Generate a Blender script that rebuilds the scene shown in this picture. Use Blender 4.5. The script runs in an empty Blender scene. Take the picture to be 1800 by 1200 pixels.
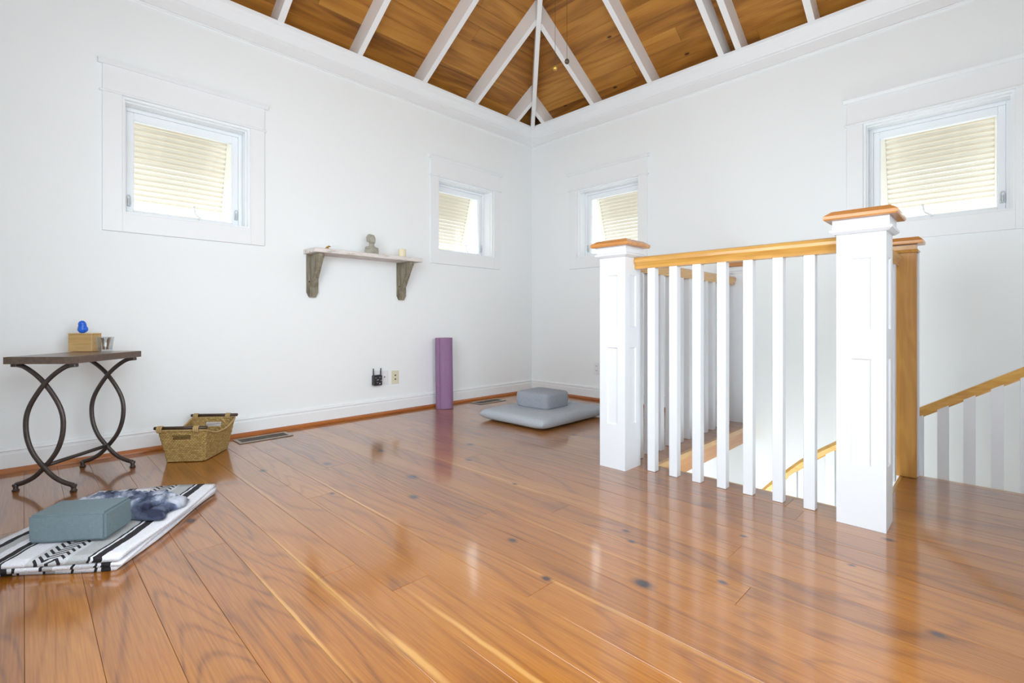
import bpy, bmesh, math, random
from mathutils import Vector, Matrix
random.seed(7)
R = math.radians
sc = bpy.context.scene
C = sc.collection
PI = math.pi

# ---------------------------------------------------------------- camera, world, light, exposure
VA = math.atan2(845, 852)                       # heading of the view from +x
cam_d = bpy.data.cameras.new('camera'); cam = bpy.data.objects.new('camera', cam_d); C.objects.link(cam)
cam.location = (0, 0, 0.76); cam.rotation_euler = (R(90), 0, VA - R(90))
cam_d.sensor_width = 36; cam_d.lens = 17.04; cam_d.shift_y = -39 / 1800; cam_d.clip_start = 0.02
sc.camera = cam
sc.view_settings.view_transform = 'Standard'; sc.view_settings.look = 'None'
sc.view_settings.gamma = 1; sc.view_settings.use_curve_mapping = False
sc.view_settings.exposure = 0.13
try:
    sc.cycles.max_bounces = 10; sc.cycles.diffuse_bounces = 7; sc.cycles.glossy_bounces = 4
    sc.cycles.use_denoising = True
except Exception: pass
w = bpy.data.worlds.new('world'); sc.world = w; w.use_nodes = True
bg = w.node_tree.nodes['Background']; bg.inputs[0].default_value = (0.93, 0.965, 1, 1); bg.inputs[1].default_value = 3.3

def area(name, loc, rot, sx, sy, power, col=(1, 1, 1)):
    l = bpy.data.lights.new(name, 'AREA'); l.shape = 'RECTANGLE'; l.size = sx; l.size_y = sy; l.energy = power; l.color = col
    o = bpy.data.objects.new(name, l); C.objects.link(o); o.location = loc; o.rotation_euler = rot; return o
# added fill lamps inside the room, standing in for daylight from behind the camera
area('fill_south', (0.70, -0.50, 1.25), (R(90), 0, 0), 1.4, 2.0, 31, (0.86, 0.93, 1))
area('fill_west', (-0.165, 1.20, 1.35), (R(90), 0, R(-90)), 1.4, 1.6, 29, (0.86, 0.93, 1))
# lamps added down the stairwell to brighten it, as if from the lower storey
area('fill_stairwell', (2.45, 0.8, -1.5), (R(90), 0, R(-90)), 0.9, 1.6, 24, (1, 0.985, 0.94))
area('fill_stairwell_hall', (3.4, -0.3, -1.6), (R(90), 0, 0), 0.6, 1.4, 22, (.88, 0.94, 1))

# ---------------------------------------------------------------- helpers
MB_GAP = 0.0006
class MB:
    def __init__(s): s.bm = bmesh.new()
    def box(s, x0, x1, y0, y1, z0, z1, bev=0, M=None):
        vs = [s.bm.verts.new(p) for p in ((x0,y0,z0),(x1,y0,z0),(x1,y1,z0),(x0,y1,z0),(x0,y0,z1),(x1,y0,z1),(x1,y1,z1),(x0,y1,z1))]
        fs = [s.bm.faces.new([vs[i] for i in q]) for q in ((0,3,2,1),(4,5,6,7),(0,1,5,4),(1,2,6,5),(2,3,7,6),(3,0,4,7))]
        if M is not None:
            for v in vs: v.co = M @ v.co
        if bev > 0:
            es = list({e for f in fs for e in f.edges})
            bmesh.ops.bevel(s.bm, geom=es, offset=bev, segments=1, affect='EDGES', clamp_overlap=True)
        return s
    def prism(s, pts, ax, a, b):
        """pts 2-D outline, extruded along axis ax ('x','y','z') from a to b"""
        def P(p, t):
            return {'x': (t, p[0], p[1]), 'y': (p[0], t, p[1]), 'z': (p[0], p[1], t)}[ax]
        A = [s.bm.verts.new(P(p, a)) for p in pts]; B = [s.bm.verts.new(P(p, b)) for p in pts]
        n = len(pts)
        for i in range(n): s.bm.faces.new((A[i], A[(i+1) % n], B[(i+1) % n], B[i]))
        s.bm.faces.new(A[::-1]); s.bm.faces.new(B)
        return s
    def tube(s, pts, r, n=10, cap=True, sq=1.0):
        """round bar through 3-D points; r a number or a list"""
        pts = [Vector(p) for p in pts]; rings = []
        N = None
        for i, p in enumerate(pts):
            t = (pts[min(i+1, len(pts)-1)] - pts[max(i-1, 0)]).normalized()
            if N is None:
                N = Vector((0, 0, 1)) if abs(t.z) < .9 else Vector((1, 0, 0))
            N = (N - t * N.dot(t)).normalized(); Bv = t.cross(N)
            rr = r[i] if isinstance(r, (list, tuple)) else r
            rings.append([s.bm.verts.new(p + (N*math.cos(2*PI*k/n) + Bv*math.sin(2*PI*k/n)*sq)*rr) for k in range(n)])
        for a, b in zip(rings, rings[1:]):
            for k in range(n): s.bm.faces.new((a[k], a[(k+1) % n], b[(k+1) % n], b[k]))
        if cap: s.bm.faces.new(rings[0][::-1]); s.bm.faces.new(rings[-1])
        return s
    def lathe(s, prof, c=(0, 0, 0), n=24, sx=1, sy=1):
        """profile [(r,z)...] about the z axis"""
        rings = []
        for r, z in prof:
            if r < 1e-5: rings.append([s.bm.verts.new((c[0], c[1], c[2]+z))])
            else: rings.append([s.bm.verts.new((c[0]+r*math.cos(2*PI*k/n)*sx, c[1]+r*math.sin(2*PI*k/n)*sy, c[2]+z)) for k in range(n)])
        for a, b in zip(rings, rings[1:]):
            for k in range(n):
                if len(a) == 1 and len(b) == 1: continue
                if len(a) == 1: s.bm.faces.new((a[0], b[k], b[(k+1) % n]))
                elif len(b) == 1: s.bm.faces.new((a[k], b[0], a[(k+1) % n]))
                else: s.bm.faces.new((a[k], a[(k+1) % n], b[(k+1) % n], b[k]))
        return s
    def ball(s, c, r, sx=1, sy=1, sz=1, seg=14):
        m = Matrix.Translation(c) @ Matrix.Diagonal((r*sx, r*sy, r*sz, 1))
        bmesh.ops.create_uvsphere(s.bm, u_segments=seg, v_segments=seg//2+2, radius=1, matrix=m); return s
    def xf(s, M):
        for v in s.bm.verts: v.co = M @ v.co
        return s
    def obj(s, name, mat, parent=None, smooth=False, sub=0, ang=None):
        bmesh.ops.recalc_face_normals(s.bm, faces=s.bm.faces)
        me = bpy.data.meshes.new(name); s.bm.to_mesh(me); s.bm.free()
        if mat: me.materials.append(mat)
        if smooth:
            for p in me.polygons: p.use_smooth = True
        o = bpy.data.objects.new(name, me); C.objects.link(o)
        if parent: o.parent = parent
        if sub:
            md = o.modifiers.new('subdivision', 'SUBSURF'); md.levels = sub; md.render_levels = sub
        return o

def tag(o, label=None, cat=None, group=None, kind=None):
    if label: o['label'] = label
    if cat: o['category'] = cat
    if group: o['group'] = group
    if kind: o['kind'] = kind
    return o
def empty(name, loc, rz=0, **k):
    o = bpy.data.objects.new(name, None); C.objects.link(o); o.location = loc; o.rotation_euler.z = rz
    o.empty_display_size = .05; tag(o, **k); return o

# ---------------------------------------------------------------- materials
def newmat(name):
    m = bpy.data.materials.new(name); m.use_nodes = True
    nt = m.node_tree; b = nt.nodes['Principled BSDF']; return m, nt, b
def N(nt, t, **k):
    n = nt.nodes.new(t)
    for a, v in k.items(): setattr(n, a, v)
    return n
def plain(name, col, rough=.5, metal=0, var=.06, scale=8, bump=0, bscale=60, coat=0, emis=None, spec=None):
    m, nt, b = newmat(name)
    tc = N(nt, 'ShaderNodeTexCoord'); nz = N(nt, 'ShaderNodeTexNoise'); nz.inputs['Scale'].default_value = scale; nz.inputs['Detail'].default_value = 4
    nt.links.new(tc.outputs['Object'], nz.inputs['Vector'])
    mx = N(nt, 'ShaderNodeMixRGB'); mx.inputs[1].default_value = (*[c*(1-var) for c in col], 1); mx.inputs[2].default_value = (*[min(1, c*(1+var)) for c in col], 1)
    nt.links.new(nz.outputs['Fac'], mx.inputs[0]); nt.links.new(mx.outputs[0], b.inputs['Base Color'])
    b.inputs['Roughness'].default_value = rough; b.inputs['Metallic'].default_value = metal
    if coat: b.inputs['Coat Weight'].default_value = coat; b.inputs['Coat Roughness'].default_value = .1
    if spec is not None: b.inputs['Specular IOR Level'].default_value = spec
    if bump:
        n2 = N(nt, 'ShaderNodeTexNoise'); n2.inputs['Scale'].default_value = bscale; n2.inputs['Detail'].default_value = 3
        nt.links.new(tc.outputs['Object'], n2.inputs['Vector'])
        bp = N(nt, 'ShaderNodeBump'); bp.inputs['Strength'].default_value = bump; bp.inputs['Distance'].default_value = .002
        nt.links.new(n2.outputs['Fac'], bp.inputs['Height']); nt.links.new(bp.outputs[0], b.inputs['Normal'])
    return m
def ramp(nt, stops, interp='LINEAR'):
    r = N(nt, 'ShaderNodeValToRGB'); cr = r.color_ramp; cr.interpolation = interp
    while len(cr.elements) > 1: cr.elements.remove(cr.elements[-1])
    cr.elements[0].position = stops[0][0]; cr.elements[0].color = (*stops[0][1], 1)
    for p, c in stops[1:]:
        e = cr.elements.new(p); e.color = (*c, 1)
    return r
def wood(name, dark, mid, light, axis='y', rough=.35, coat=.0, coat_r=.12, world=True, grain=1.0, knots=None, streaks=None, vor=0, rings=5.5, tone=.25, bumpy=.25, broad=.9, ringf=34, ringa=.085, pore=120, porea=.30, line=0):
    """boards: long grain along one axis, tone varied board by board"""
    m, nt, b = newmat(name); L = nt.links
    if world: src = N(nt, 'ShaderNodeNewGeometry').outputs['Position']
    else: src = N(nt, 'ShaderNodeTexCoord').outputs['Object']
    oi = N(nt, 'ShaderNodeObjectInfo')
    off = N(nt, 'ShaderNodeVectorMath', operation='MULTIPLY_ADD')       # shift the figure by a random amount per board
    cmb = N(nt, 'ShaderNodeCombineXYZ')
    for i in range(3): L.new(oi.outputs['Random'], cmb.inputs[i])
    L.new(cmb.outputs[0], off.inputs[0]); off.inputs[1].default_value = (7.3, 13.1, 5.7); L.new(src, off.inputs[2])
    st = {'x': (.12, 1, 1), 'y': (1, .12, 1), 'z': (1, 1, .12)}[axis]
    sc_ = N(nt, 'ShaderNodeVectorMath', operation='MULTIPLY'); sc_.inputs[1].default_value = st; L.new(off.outputs[0], sc_.inputs[0])
    # cathedral figure
    n1 = N(nt, 'ShaderNodeTexNoise'); n1.inputs['Scale'].default_value = rings; n1.inputs['Detail'].default_value = 2; n1.inputs['Distortion'].default_value = .4; L.new(sc_.outputs[0], n1.inputs['Vector'])
    mu = N(nt, 'ShaderNodeMath', operation='MULTIPLY'); mu.inputs[1].default_value = ringf; L.new(n1.outputs['Fac'], mu.inputs[0])
    sn = N(nt, 'ShaderNodeMath', operation='SINE'); L.new(mu.outputs[0], sn.inputs[0])
    # fine pores
    n2 = N(nt, 'ShaderNodeTexNoise'); n2.inputs['Scale'].default_value = pore; n2.inputs['Detail'].default_value = 3
    sc2 = N(nt, 'ShaderNodeVectorMath', operation='MULTIPLY'); sc2.inputs[1].default_value = tuple(.03/.12*v if v < 1 else 1 for v in st); L.new(off.outputs[0], sc2.inputs[0]); L.new(sc2.outputs[0], n2.inputs['Vector'])
    n3 = N(nt, 'ShaderNodeTexNoise'); n3.inputs['Scale'].default_value = 3.2; n3.inputs['Detail'].default_value = 3; L.new(sc_.outputs[0], n3.inputs['Vector'])
    a1 = N(nt, 'ShaderNodeMath', operation='MULTIPLY_ADD'); a1.inputs[1].default_value = ringa*grain; a1.inputs[2].default_value = .5; L.new(sn.outputs[0], a1.inputs[0])
    a2 = N(nt, 'ShaderNodeMath', operation='MULTIPLY_ADD'); a2.inputs[1].default_value = porea*grain; L.new(n2.outputs['Fac'], a2.inputs[0]); L.new(a1.outputs[0], a2.inputs[2])
    if line:                                            # thin dark growth lines
        h1 = N(nt, 'ShaderNodeMath', operation='MULTIPLY_ADD'); h1.inputs[1].default_value = .5; h1.inputs[2].default_value = .5; L.new(sn.outputs[0], h1.inputs[0])
        h2 = N(nt, 'ShaderNodeMath', operation='POWER'); h2.inputs[1].default_value = 5; L.new(h1.outputs[0], h2.inputs[0])
        h3 = N(nt, 'ShaderNodeMath', operation='MULTIPLY_ADD'); h3.inputs[1].default_value = -line; L.new(h2.outputs[0], h3.inputs[0]); L.new(a2.outputs[0], h3.inputs[2]); a2 = h3
    a3 = N(nt, 'ShaderNodeMath', operation='MULTIPLY_ADD'); a3.inputs[1].default_value = broad; L.new(n3.outputs['Fac'], a3.inputs[0]); L.new(a2.outputs[0], a3.inputs[2])
    a4 = N(nt, 'ShaderNodeMath', operation='MULTIPLY_ADD'); a4.inputs[1].default_value = tone; L.new(oi.outputs['Random'], a4.inputs[0]); L.new(a3.outputs[0], a4.inputs[2])
    a5 = N(nt, 'ShaderNodeMath', operation='SUBTRACT'); a5.inputs[1].default_value = .5*porea*grain + broad/2 - .25*line + tone/2; L.new(a4.outputs[0], a5.inputs[0])
    rp = ramp(nt, [(0.12, dark), (.5, mid), (.88, light)]); L.new(a5.outputs[0], rp.inputs[0])
    col = rp.outputs[0]
    wob = N(nt, 'ShaderNodeTexNoise'); wob.inputs['Scale'].default_value = 9; L.new(src, wob.inputs['Vector'])
    wv = N(nt, 'ShaderNodeVectorMath', operation='MULTIPLY_ADD'); wv.inputs[1].default_value = (.010, .010, 0); L.new(wob.outputs['Color'], wv.inputs[0]); L.new(src, wv.inputs[2])
    def spots(lst, c2, soft):
        nonlocal col
        acc = None
        for (kx, ky, rx, ry) in lst:
            sb = N(nt, 'ShaderNodeVectorMath', operation='SUBTRACT'); sb.inputs[1].default_value = (kx+.005, ky+.005, 0); L.new(wv.outputs[0], sb.inputs[0])
            ml = N(nt, 'ShaderNodeVectorMath', operation='MULTIPLY'); ml.inputs[1].default_value = (1/rx, 1/ry, 0); L.new(sb.outputs[0], ml.inputs[0])
            ln = N(nt, 'ShaderNodeVectorMath', operation='LENGTH'); L.new(ml.outputs[0], ln.inputs[0])
            if acc is None: acc = ln.outputs['Value']
            else:
                mn = N(nt, 'ShaderNodeMath', operation='MINIMUM'); L.new(acc, mn.inputs[0]); L.new(ln.outputs['Value'], mn.inputs[1]); acc = mn.outputs[0]
        mr = N(nt, 'ShaderNodeMapRange'); mr.inputs['From Min'].default_value = 1+soft; mr.inputs['From Max'].default_value = 1-soft; L.new(acc, mr.inputs['Value'])
        if c2 == streaks_col:
            mk = N(nt, 'ShaderNodeMapRange'); mk.inputs['From Min'].default_value = .34; mk.inputs['From Max'].default_value = .52; L.new(n3.outputs['Fac'], mk.inputs['Value'])
            mm = N(nt, 'ShaderNodeMath', operation='MULTIPLY'); L.new(mr.outputs[0], mm.inputs[0]); L.new(mk.outputs[0], mm.inputs[1]); mr = mm
        mx = N(nt, 'ShaderNodeMixRGB'); mx.inputs[2].default_value = (*c2, 1); L.new(mr.outputs[0], mx.inputs[0]); L.new(col, mx.inputs[1]); col = mx.outputs[0]
    if streaks: spots([(a, b, c*.62, d) for a, b, c, d in streaks], streaks_col, .45)
    if knots:
        spots([(x, y, r*1.25, r*2.0) for x, y, r in knots], (dark[0]*.9, dark[1]*.85, dark[2]*.9), .45)
        spots([(x, y, r*.9, r*1.15) for x, y, r in knots], (.03, .02, .02), .3)
    if vor:
        vz = N(nt, 'ShaderNodeTexVoronoi'); vz.inputs['Scale'].default_value = vor
        scv = N(nt, 'ShaderNodeVectorMath', operation='MULTIPLY'); scv.inputs[1].default_value = tuple(.5 if v < 1 else 1 for v in st); L.new(off.outputs[0], scv.inputs[0]); L.new(scv.outputs[0], vz.inputs['Vector'])
        mr = N(nt, 'ShaderNodeMapRange'); mr.inputs['From Min'].default_value = .10; mr.inputs['From Max'].default_value = .05; L.new(vz.outputs['Distance'], mr.inputs['Value'])
        mx = N(nt, 'ShaderNodeMixRGB'); mx.inputs[2].default_value = (dark[0]*.35, dark[1]*.3, dark[2]*.4, 1); L.new(mr.outputs[0], mx.inputs[0]); L.new(col, mx.inputs[1]); col = mx.outputs[0]
    L.new(col, b.inputs['Base Color'])
    b.inputs['Roughness'].default_value = rough
    b.inputs['Coat Weight'].default_value = coat; b.inputs['Coat Roughness'].default_value = coat_r
    bp = N(nt, 'ShaderNodeBump'); bp.inputs['Strength'].default_value = bumpy; bp.inputs['Distance'].default_value = .0006
    L.new(n2.outputs['Fac'], bp.inputs['Height']); L.new(bp.outputs[0], b.inputs['Normal'])
    return m

streaks_col = (.52, .27, .070)
KNOTS = [(1.256,.715,.017),(1.322,1.987,.020),(1.177,1.761,.014),(1.185,1.175,.010),(1.081,.931,.009),(1.554,.093,.010),(1.91,2.254,.016),(1.697,2.012,.012),
         (1.524,.936,.008),(1.467,.879,.008),(1.778,.62,.007),(2.103,.255,.010),(1.804,.31,.006),(.445,2.149,.013),(1.125,2.486,.016),(.847,2.603,.013),(1.424,.555,.008),
         (1.457,2.511,.014),(1.60,1.568,.007),(2.55,1.95,.012),(.95,2.05,.008)]
STREAKS = [(.737,2.15,.010,.55),(.856,1.42,.013,.30),(.607,1.38,.012,.38),(.622,.92,.014,.14),(.760,.75,.010,.35),(1.34,1.25,.010,.42),(1.46,.62,.009,.5),(1.085,.62,.010,.40),(.489,1.3,.008,.30),(.98,1.9,.006,.4),(1.60,1.9,.006,.5)]
DARKP = None
m_floor = wood('floor_boards', (.130,.038,.004), (.312,.108,.0095), (.45,.185,.024), 'y', rough=.30, coat=1, coat_r=.10, knots=KNOTS, streaks=STREAKS, tone=.20, rings=3.0, grain=1.5, broad=.55, ringf=120, ringa=.0, pore=230, porea=.45, line=.19)
m_ceil = wood('ceiling_boards', (.17,.060,.008), (.41,.17,.024), (.58,.29,.052), 'x', rough=.5, vor=7, tone=.22, grain=1.3)
m_ceil_y = wood('ceiling_boards_turned', (.17,.060,.008), (.41,.17,.024), (.58,.29,.052), 'y', rough=.5, vor=7, tone=.22, grain=1.3)
m_oak_y = wood('oak_rail_lengthwise', (.38,.17,.03), (.60,.33,.075), (.74,.46,.14), 'y', rough=.35, coat=.4, tone=.05, rings=14, grain=.9)
m_oak_x = wood('oak_rail_across', (.38,.18,.05), (.58,.33,.11), (.70,.45,.17), 'x', rough=.35, coat=.4, tone=.05, rings=14, grain=.9)
m_oak_z = wood('oak_upright', (.30,.12,.02), (.50,.25,.05), (.64,.36,.09), 'z', rough=.35, coat=.4, tone=.05, rings=14, grain=.9)
m_cap = wood('oak_cap', (.34,.13,.03), (.52,.22,.055), (.66,.34,.11), 'y', rough=.35, coat=.4, tone=.05, rings=14)
m_shoe = wood('shoe_wood', (.22,.05,.008), (.40,.12,.018), (.5,.2,.04), 'x', rough=.4, coat=.3, tone=.1)
m_wall = plain('wall_paint', (.865,.905,.92), .7, var=.015, scale=1.5, bump=.08, bscale=220)
m_trim = plain('trim_paint', (.85,.88,.90), .42, var=.01, scale=2)
m_post = plain('railing_white_dimmed', (.69,.72,.755), .38, var=.01, scale=2)  # trim white darkened in colour to hold back the strong light on the posts
m_raft = plain('rafter_paint', (.83,.83,.83), .5, var=.03, scale=4, bump=.1, bscale=30)
m_vinyl = plain('sash_vinyl', (.83,.87,.90), .35, var=.01)
m_shut = plain('cream_shutter', (.70,.645,.55), .55, var=.04, scale=5)
m_dark = plain('roof_void', (.03,.02,.018), .9)
m_iron = plain('wrought_iron', (.085,.07,.065), .42, metal=.6, var=.3, scale=40, bump=.3, bscale=120)
m_walnut = wood('table_wood', (.045,.018,.010), (.10,.045,.025), (.17,.09,.055), 'x', rough=.35, coat=.3, world=False, rings=16)
m_bamboo = wood('bamboo', (.42,.25,.08), (.58,.38,.15), (.70,.50,.24), 'x', rough=.45, world=False, rings=20)
m_shelf = None
m_metal = plain('register_metal', (.42,.38,.33), .4, metal=.7, var=.05)
m_regdark = plain('register_louvers', (.17,.14,.11), .45, metal=.6, var=.2, scale=30)
m_fab = plain('grey_knit', (.42,.46,.51), .95, var=.25, scale=160, bump=.6, bscale=400)
m_fab2 = plain('grey_knit_dark', (.32,.35,.40), .95, var=.28, scale=160, bump=.6, bscale=400)
m_mat = plain('purple_foam', (.29,.165,.30), .85, var=.12, scale=90, bump=.4, bscale=300)
m_block = plain('blue_grey_foam', (.145,.20,.225), .85, var=.14, scale=120, bump=.3, bscale=250)
m_blue = plain('blue_glaze', (.005,.13,.72), .3, var=.2, scale=30, coat=.3)
m_stone = plain('carved_stone', (.38,.37,.31), .9, var=.35, scale=60, bump=.8, bscale=90)
m_wax = plain('ivory_wax', (.80,.74,.52), .6, var=.03)
m_brass = plain('brass', (.45,.27,.05), .35, metal=.7)
m_black = plain('black_plastic', (.025,.022,.025), .3, var=.3)
m_plate = plain('white_plate', (.82,.85,.88), .4, var=.01)
m_almond = plain('almond_plate', (.72,.68,.52), .4, var=.02)
m_latch = plain('latch_metal', (.55,.60,.62), .35, var=.05)
m_outside = plain('pale_ground', (.60,.59,.57), .9, var=.1)
def weathered(name, a, b_, c, sx=(1, 1, 1)):
    m, nt, b = newmat(name); L = nt.links
    tc = N(nt, 'ShaderNodeTexCoord'); mp = N(nt, 'ShaderNodeMapping'); mp.inputs['Scale'].default_value = sx; L.new(tc.outputs['Object'], mp.inputs[0])
    n1 = N(nt, 'ShaderNodeTexNoise'); n1.inputs['Scale'].default_value = 14; n1.inputs['Detail'].default_value = 8; n1.inputs['Roughness'].default_value = .7; L.new(mp.outputs[0], n1.inputs[0])
    r = ramp(nt, [(.33, a), (.46, b_), (.62, c)]); L.new(n1.outputs['Fac'], r.inputs[0]); L.new(r.outputs[0], b.inputs['Base Color']); b.inputs['Roughness'].default_value = .85
    bp = N(nt, 'ShaderNodeBump'); bp.inputs['Strength'].default_value = .5; bp.inputs['Distance'].default_value = .002; L.new(n1.outputs['Fac'], bp.inputs['Height']); L.new(bp.outputs[0], b.inputs['Normal'])
    return m
m_shelf = weathered('worn_white_paint', (.36,.30,.26), (.70,.66,.63), (.80,.77,.75), (.5, 3, 3))
m_bracket = weathered('weathered_grey_wood', (.10,.085,.06), (.21,.185,.135), (.31,.28,.21), (3, 3, .5))
m_sea = None
def seagrass():
    m, nt, b = newmat('seagrass_weave'); L = nt.links
    uv = N(nt, 'ShaderNodeTexCoord'); mp = N(nt, 'ShaderNodeMapping'); L.new(uv.outputs['UV'], mp.inputs[0])
    br = N(nt, 'ShaderNodeTexBrick'); br.inputs['Scale'].default_value = 1; br.offset = .5
    mp.inputs['Scale'].default_value = (1, 1, 1)
    br.inputs['Brick Width'].default_value = 1.6; br.inputs['Row Height'].default_value = 1; br.inputs['Mortar Size'].default_value = .14; br.inputs['Mortar Smooth'].default_value = 1
    br.inputs['Color1'].default_value = (.56,.39,.14,1); br.inputs['Color2'].default_value = (.38,.24,.07,1); br.inputs['Mortar'].default_value = (.13,.08,.03,1)
    L.new(mp.outputs[0], br.inputs['Vector'])
    nz = N(nt, 'ShaderNodeTexNoise'); nz.inputs['Scale'].default_value = 60; L.new(uv.outputs['Object'], nz.inputs['Vector'])
    mx = N(nt, 'ShaderNodeMixRGB', blend_type='OVERLAY'); mx.inputs[0].default_value = .6; L.new(br.outputs['Color'], mx.inputs[1]); L.new(nz.outputs['Color'], mx.inputs[2])
    L.new(br.outputs['Color'], b.inputs['Base Color']); b.inputs['Roughness'].default_value = .8
    bp = N(nt, 'ShaderNodeBump'); bp.inputs['Distance'].default_value = .003; bp.invert = True; L.new(br.outputs['Fac'], bp.inputs['Height']); L.new(bp.outputs[0], b.inputs['Normal'])
    return m
m_sea = seagrass()
m_rope = plain('seagrass_rope', (.42,.29,.12), .8, var=.3, scale=80)
m_darkrod = plain('dark_wood_rod', (.05,.028,.015), .4, var=.4, scale=40)
def glassmat():
    m, nt, b = newmat('clear_glass'); b.inputs['Base Color'].default_value = (.97,.98,.98,1); b.inputs['Roughness'].default_value = .02
    b.inputs['Transmission Weight'].default_value = 1; b.inputs['IOR'].default_value = 1.3; return m
m_glass = None
def panemat():
    m, nt, b = newmat('window_glass'); L = nt.links
    out = nt.nodes['Material Output']; tr = N(nt, 'ShaderNodeBsdfTransparent'); tr.inputs[0].default_value = (.97,.985,.98,1)
    gl = N(nt, 'ShaderNodeBsdfGlossy'); gl.inputs['Roughness'].default_value = .02
    lw = N(nt, 'ShaderNodeLayerWeight'); lw.inputs['Blend'].default_value = .5
    pw_ = N(nt, 'ShaderNodeMath', operation='POWER'); pw_.inputs[1].default_value = 4; L.new(lw.outputs['Facing'], pw_.inputs[0])
    fr = N(nt, 'ShaderNodeMath', operation='MULTIPLY_ADD'); fr.inputs[1].default_value = .5; fr.inputs[2].default_value = .02; L.new(pw_.outputs[0], fr.inputs[0])
    mx = N(nt, 'ShaderNodeMixShader'); L.new(fr.outputs[0], mx.inputs[0]); L.new(tr.outputs[0], mx.inputs[1]); L.new(gl.outputs[0], mx.inputs[2]); L.new(mx.outputs[0], out.inputs['Surface'])
    nt.nodes.remove(b); return m
m_pane = panemat()
def tumbler():
    m = m_pane.copy(); m.name = 'clear_glass'; nt = m.node_tree
    for n in nt.nodes:
        if n.type == 'MATH' and n.operation == 'MULTIPLY_ADD': n.inputs[2].default_value = .09
        if n.type == 'BSDF_TRANSPARENT': n.inputs[0].default_value = (.93,.95,.95,1)
    return m
m_glass = tumbler()
def stripes(name, stops, axis=0, scale=1.0, zig=True):
    """blanket stripes across local x (metres), with a zig-zag band"""
    m, nt, b = newmat(name); L = nt.links
    tc = N(nt, 'ShaderNodeTexCoord'); sp = N(nt, 'ShaderNodeSeparateXYZ'); L.new(tc.outputs['Object'], sp.inputs[0])
    nz = N(nt, 'ShaderNodeTexNoise'); nz.inputs['Scale'].default_value = 25; L.new(tc.outputs['Object'], nz.inputs['Vector'])
    ad = N(nt, 'ShaderNodeMath', operation='MULTIPLY_ADD'); ad.inputs[1].default_value = .012; L.new(nz.outputs['Fac'], ad.inputs[0]); L.new(sp.outputs[0], ad.inputs[2])
    ms = N(nt, 'ShaderNodeMath', operation='MULTIPLY'); ms.inputs[1].default_value = scale; L.new(ad.outputs[0], ms.inputs[0])
    r = ramp(nt, stops, 'CONSTANT'); L.new(ms.outputs[0], r.inputs[0]); col = r.outputs[0]
    if zig:
        # zig-zag inside the band x in .185...245
        pp = N(nt, 'ShaderNodeMath', operation='PINGPONG'); pp.inputs[1].default_value = .03; L.new(sp.outputs[0], pp.inputs[0])
        ay = N(nt, 'ShaderNodeMath', operation='ADD'); L.new(pp.outputs[0], ay.inputs[0]); L.new(sp.outputs[1], ay.inputs[1])
        fr = N(nt, 'ShaderNodeMath', operation='PINGPONG'); fr.inputs[1].default_value = .011; L.new(ay.outputs[0], fr.inputs[0])
        gt = N(nt, 'ShaderNodeMath', operation='GREATER_THAN'); gt.inputs[1].default_value = .006; L.new(fr.outputs[0], gt.inputs[0])
        a = N(nt, 'ShaderNodeMath', operation='GREATER_THAN'); a.inputs[1].default_value = .165; L.new(ad.outputs[0], a.inputs[0])
        c = N(nt, 'ShaderNodeMath', operation='LESS_THAN'); c.inputs[1].default_value = .245; L.new(ad.outputs[0], c.inputs[0])
        m1 = N(nt, 'ShaderNodeMath', operation='MULTIPLY'); L.new(gt.outputs[0], m1.inputs[0]); L.new(a.outputs[0], m1.inputs[1])
        m2 = N(nt, 'ShaderNodeMath', operation='MULTIPLY'); L.new(m1.outputs[0], m2.inputs[0]); L.new(c.outputs[0], m2.inputs[1])
        mx = N(nt, 'ShaderNodeMixRGB'); mx.inputs[2].default_value = (.02,.018,.022,1); L.new(m2.outputs[0], mx.inputs[0]); L.new(col, mx.inputs[1]); col = mx.outputs[0]
    wv = N(nt, 'ShaderNodeTexNoise'); wv.inputs['Scale'].default_value = 260; L.new(tc.outputs['Object'], wv.inputs['Vector'])
    mm = N(nt, 'ShaderNodeMixRGB', blend_type='MULTIPLY'); mm.inputs[0].default_value = .45; L.new(col, mm.inputs[1]); L.new(wv.outputs['Fac'], mm.inputs[2])
    br = N(nt, 'ShaderNodeMixRGB', blend_type='MULTIPLY'); br.inputs[0].default_value = 1; br.inputs[2].default_value = (1.25,1.25,1.25,1); L.new(mm.outputs[0], br.inputs[1])
    L.new(br.outputs[0], b.inputs['Base Color']); b.inputs['Roughness'].default_value = .95
    bp = N(nt, 'ShaderNodeBump'); bp.inputs['Strength'].default_value = .6; bp.inputs['Distance'].default_value = .002; L.new(wv.outputs['Fac'], bp.inputs['Height']); L.new(bp.outputs[0], b.inputs['Normal'])
    return m
WH, GY, BK, LG = (.72,.74,.80), (.42,.44,.45), (.018,.016,.02), (.55,.57,.60)
m_blanket = stripes('falsa_blanket', [(0, WH), (.052, BK), (.082, WH), (.088, BK), (.094, GY), (.150, LG), (.255, WH), (.315, BK), (.322, LG), (.328, BK), (.345, WH), (.372, GY), (.405, BK), (.422, WH), (.55, BK), (.6, WH)])
m_blanket2 = stripes('falsa_blanket_under', [(0, WH), (.03, BK), (.055, WH), (.07, BK), (.076, WH), (.13, BK), (.137, WH), (.18, GY), (.21, BK), (.218, WH), (.28, BK), (.287, LG), (.30, BK), (.33, WH), (.39, BK), (.41, WH)], zig=False)
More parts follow.
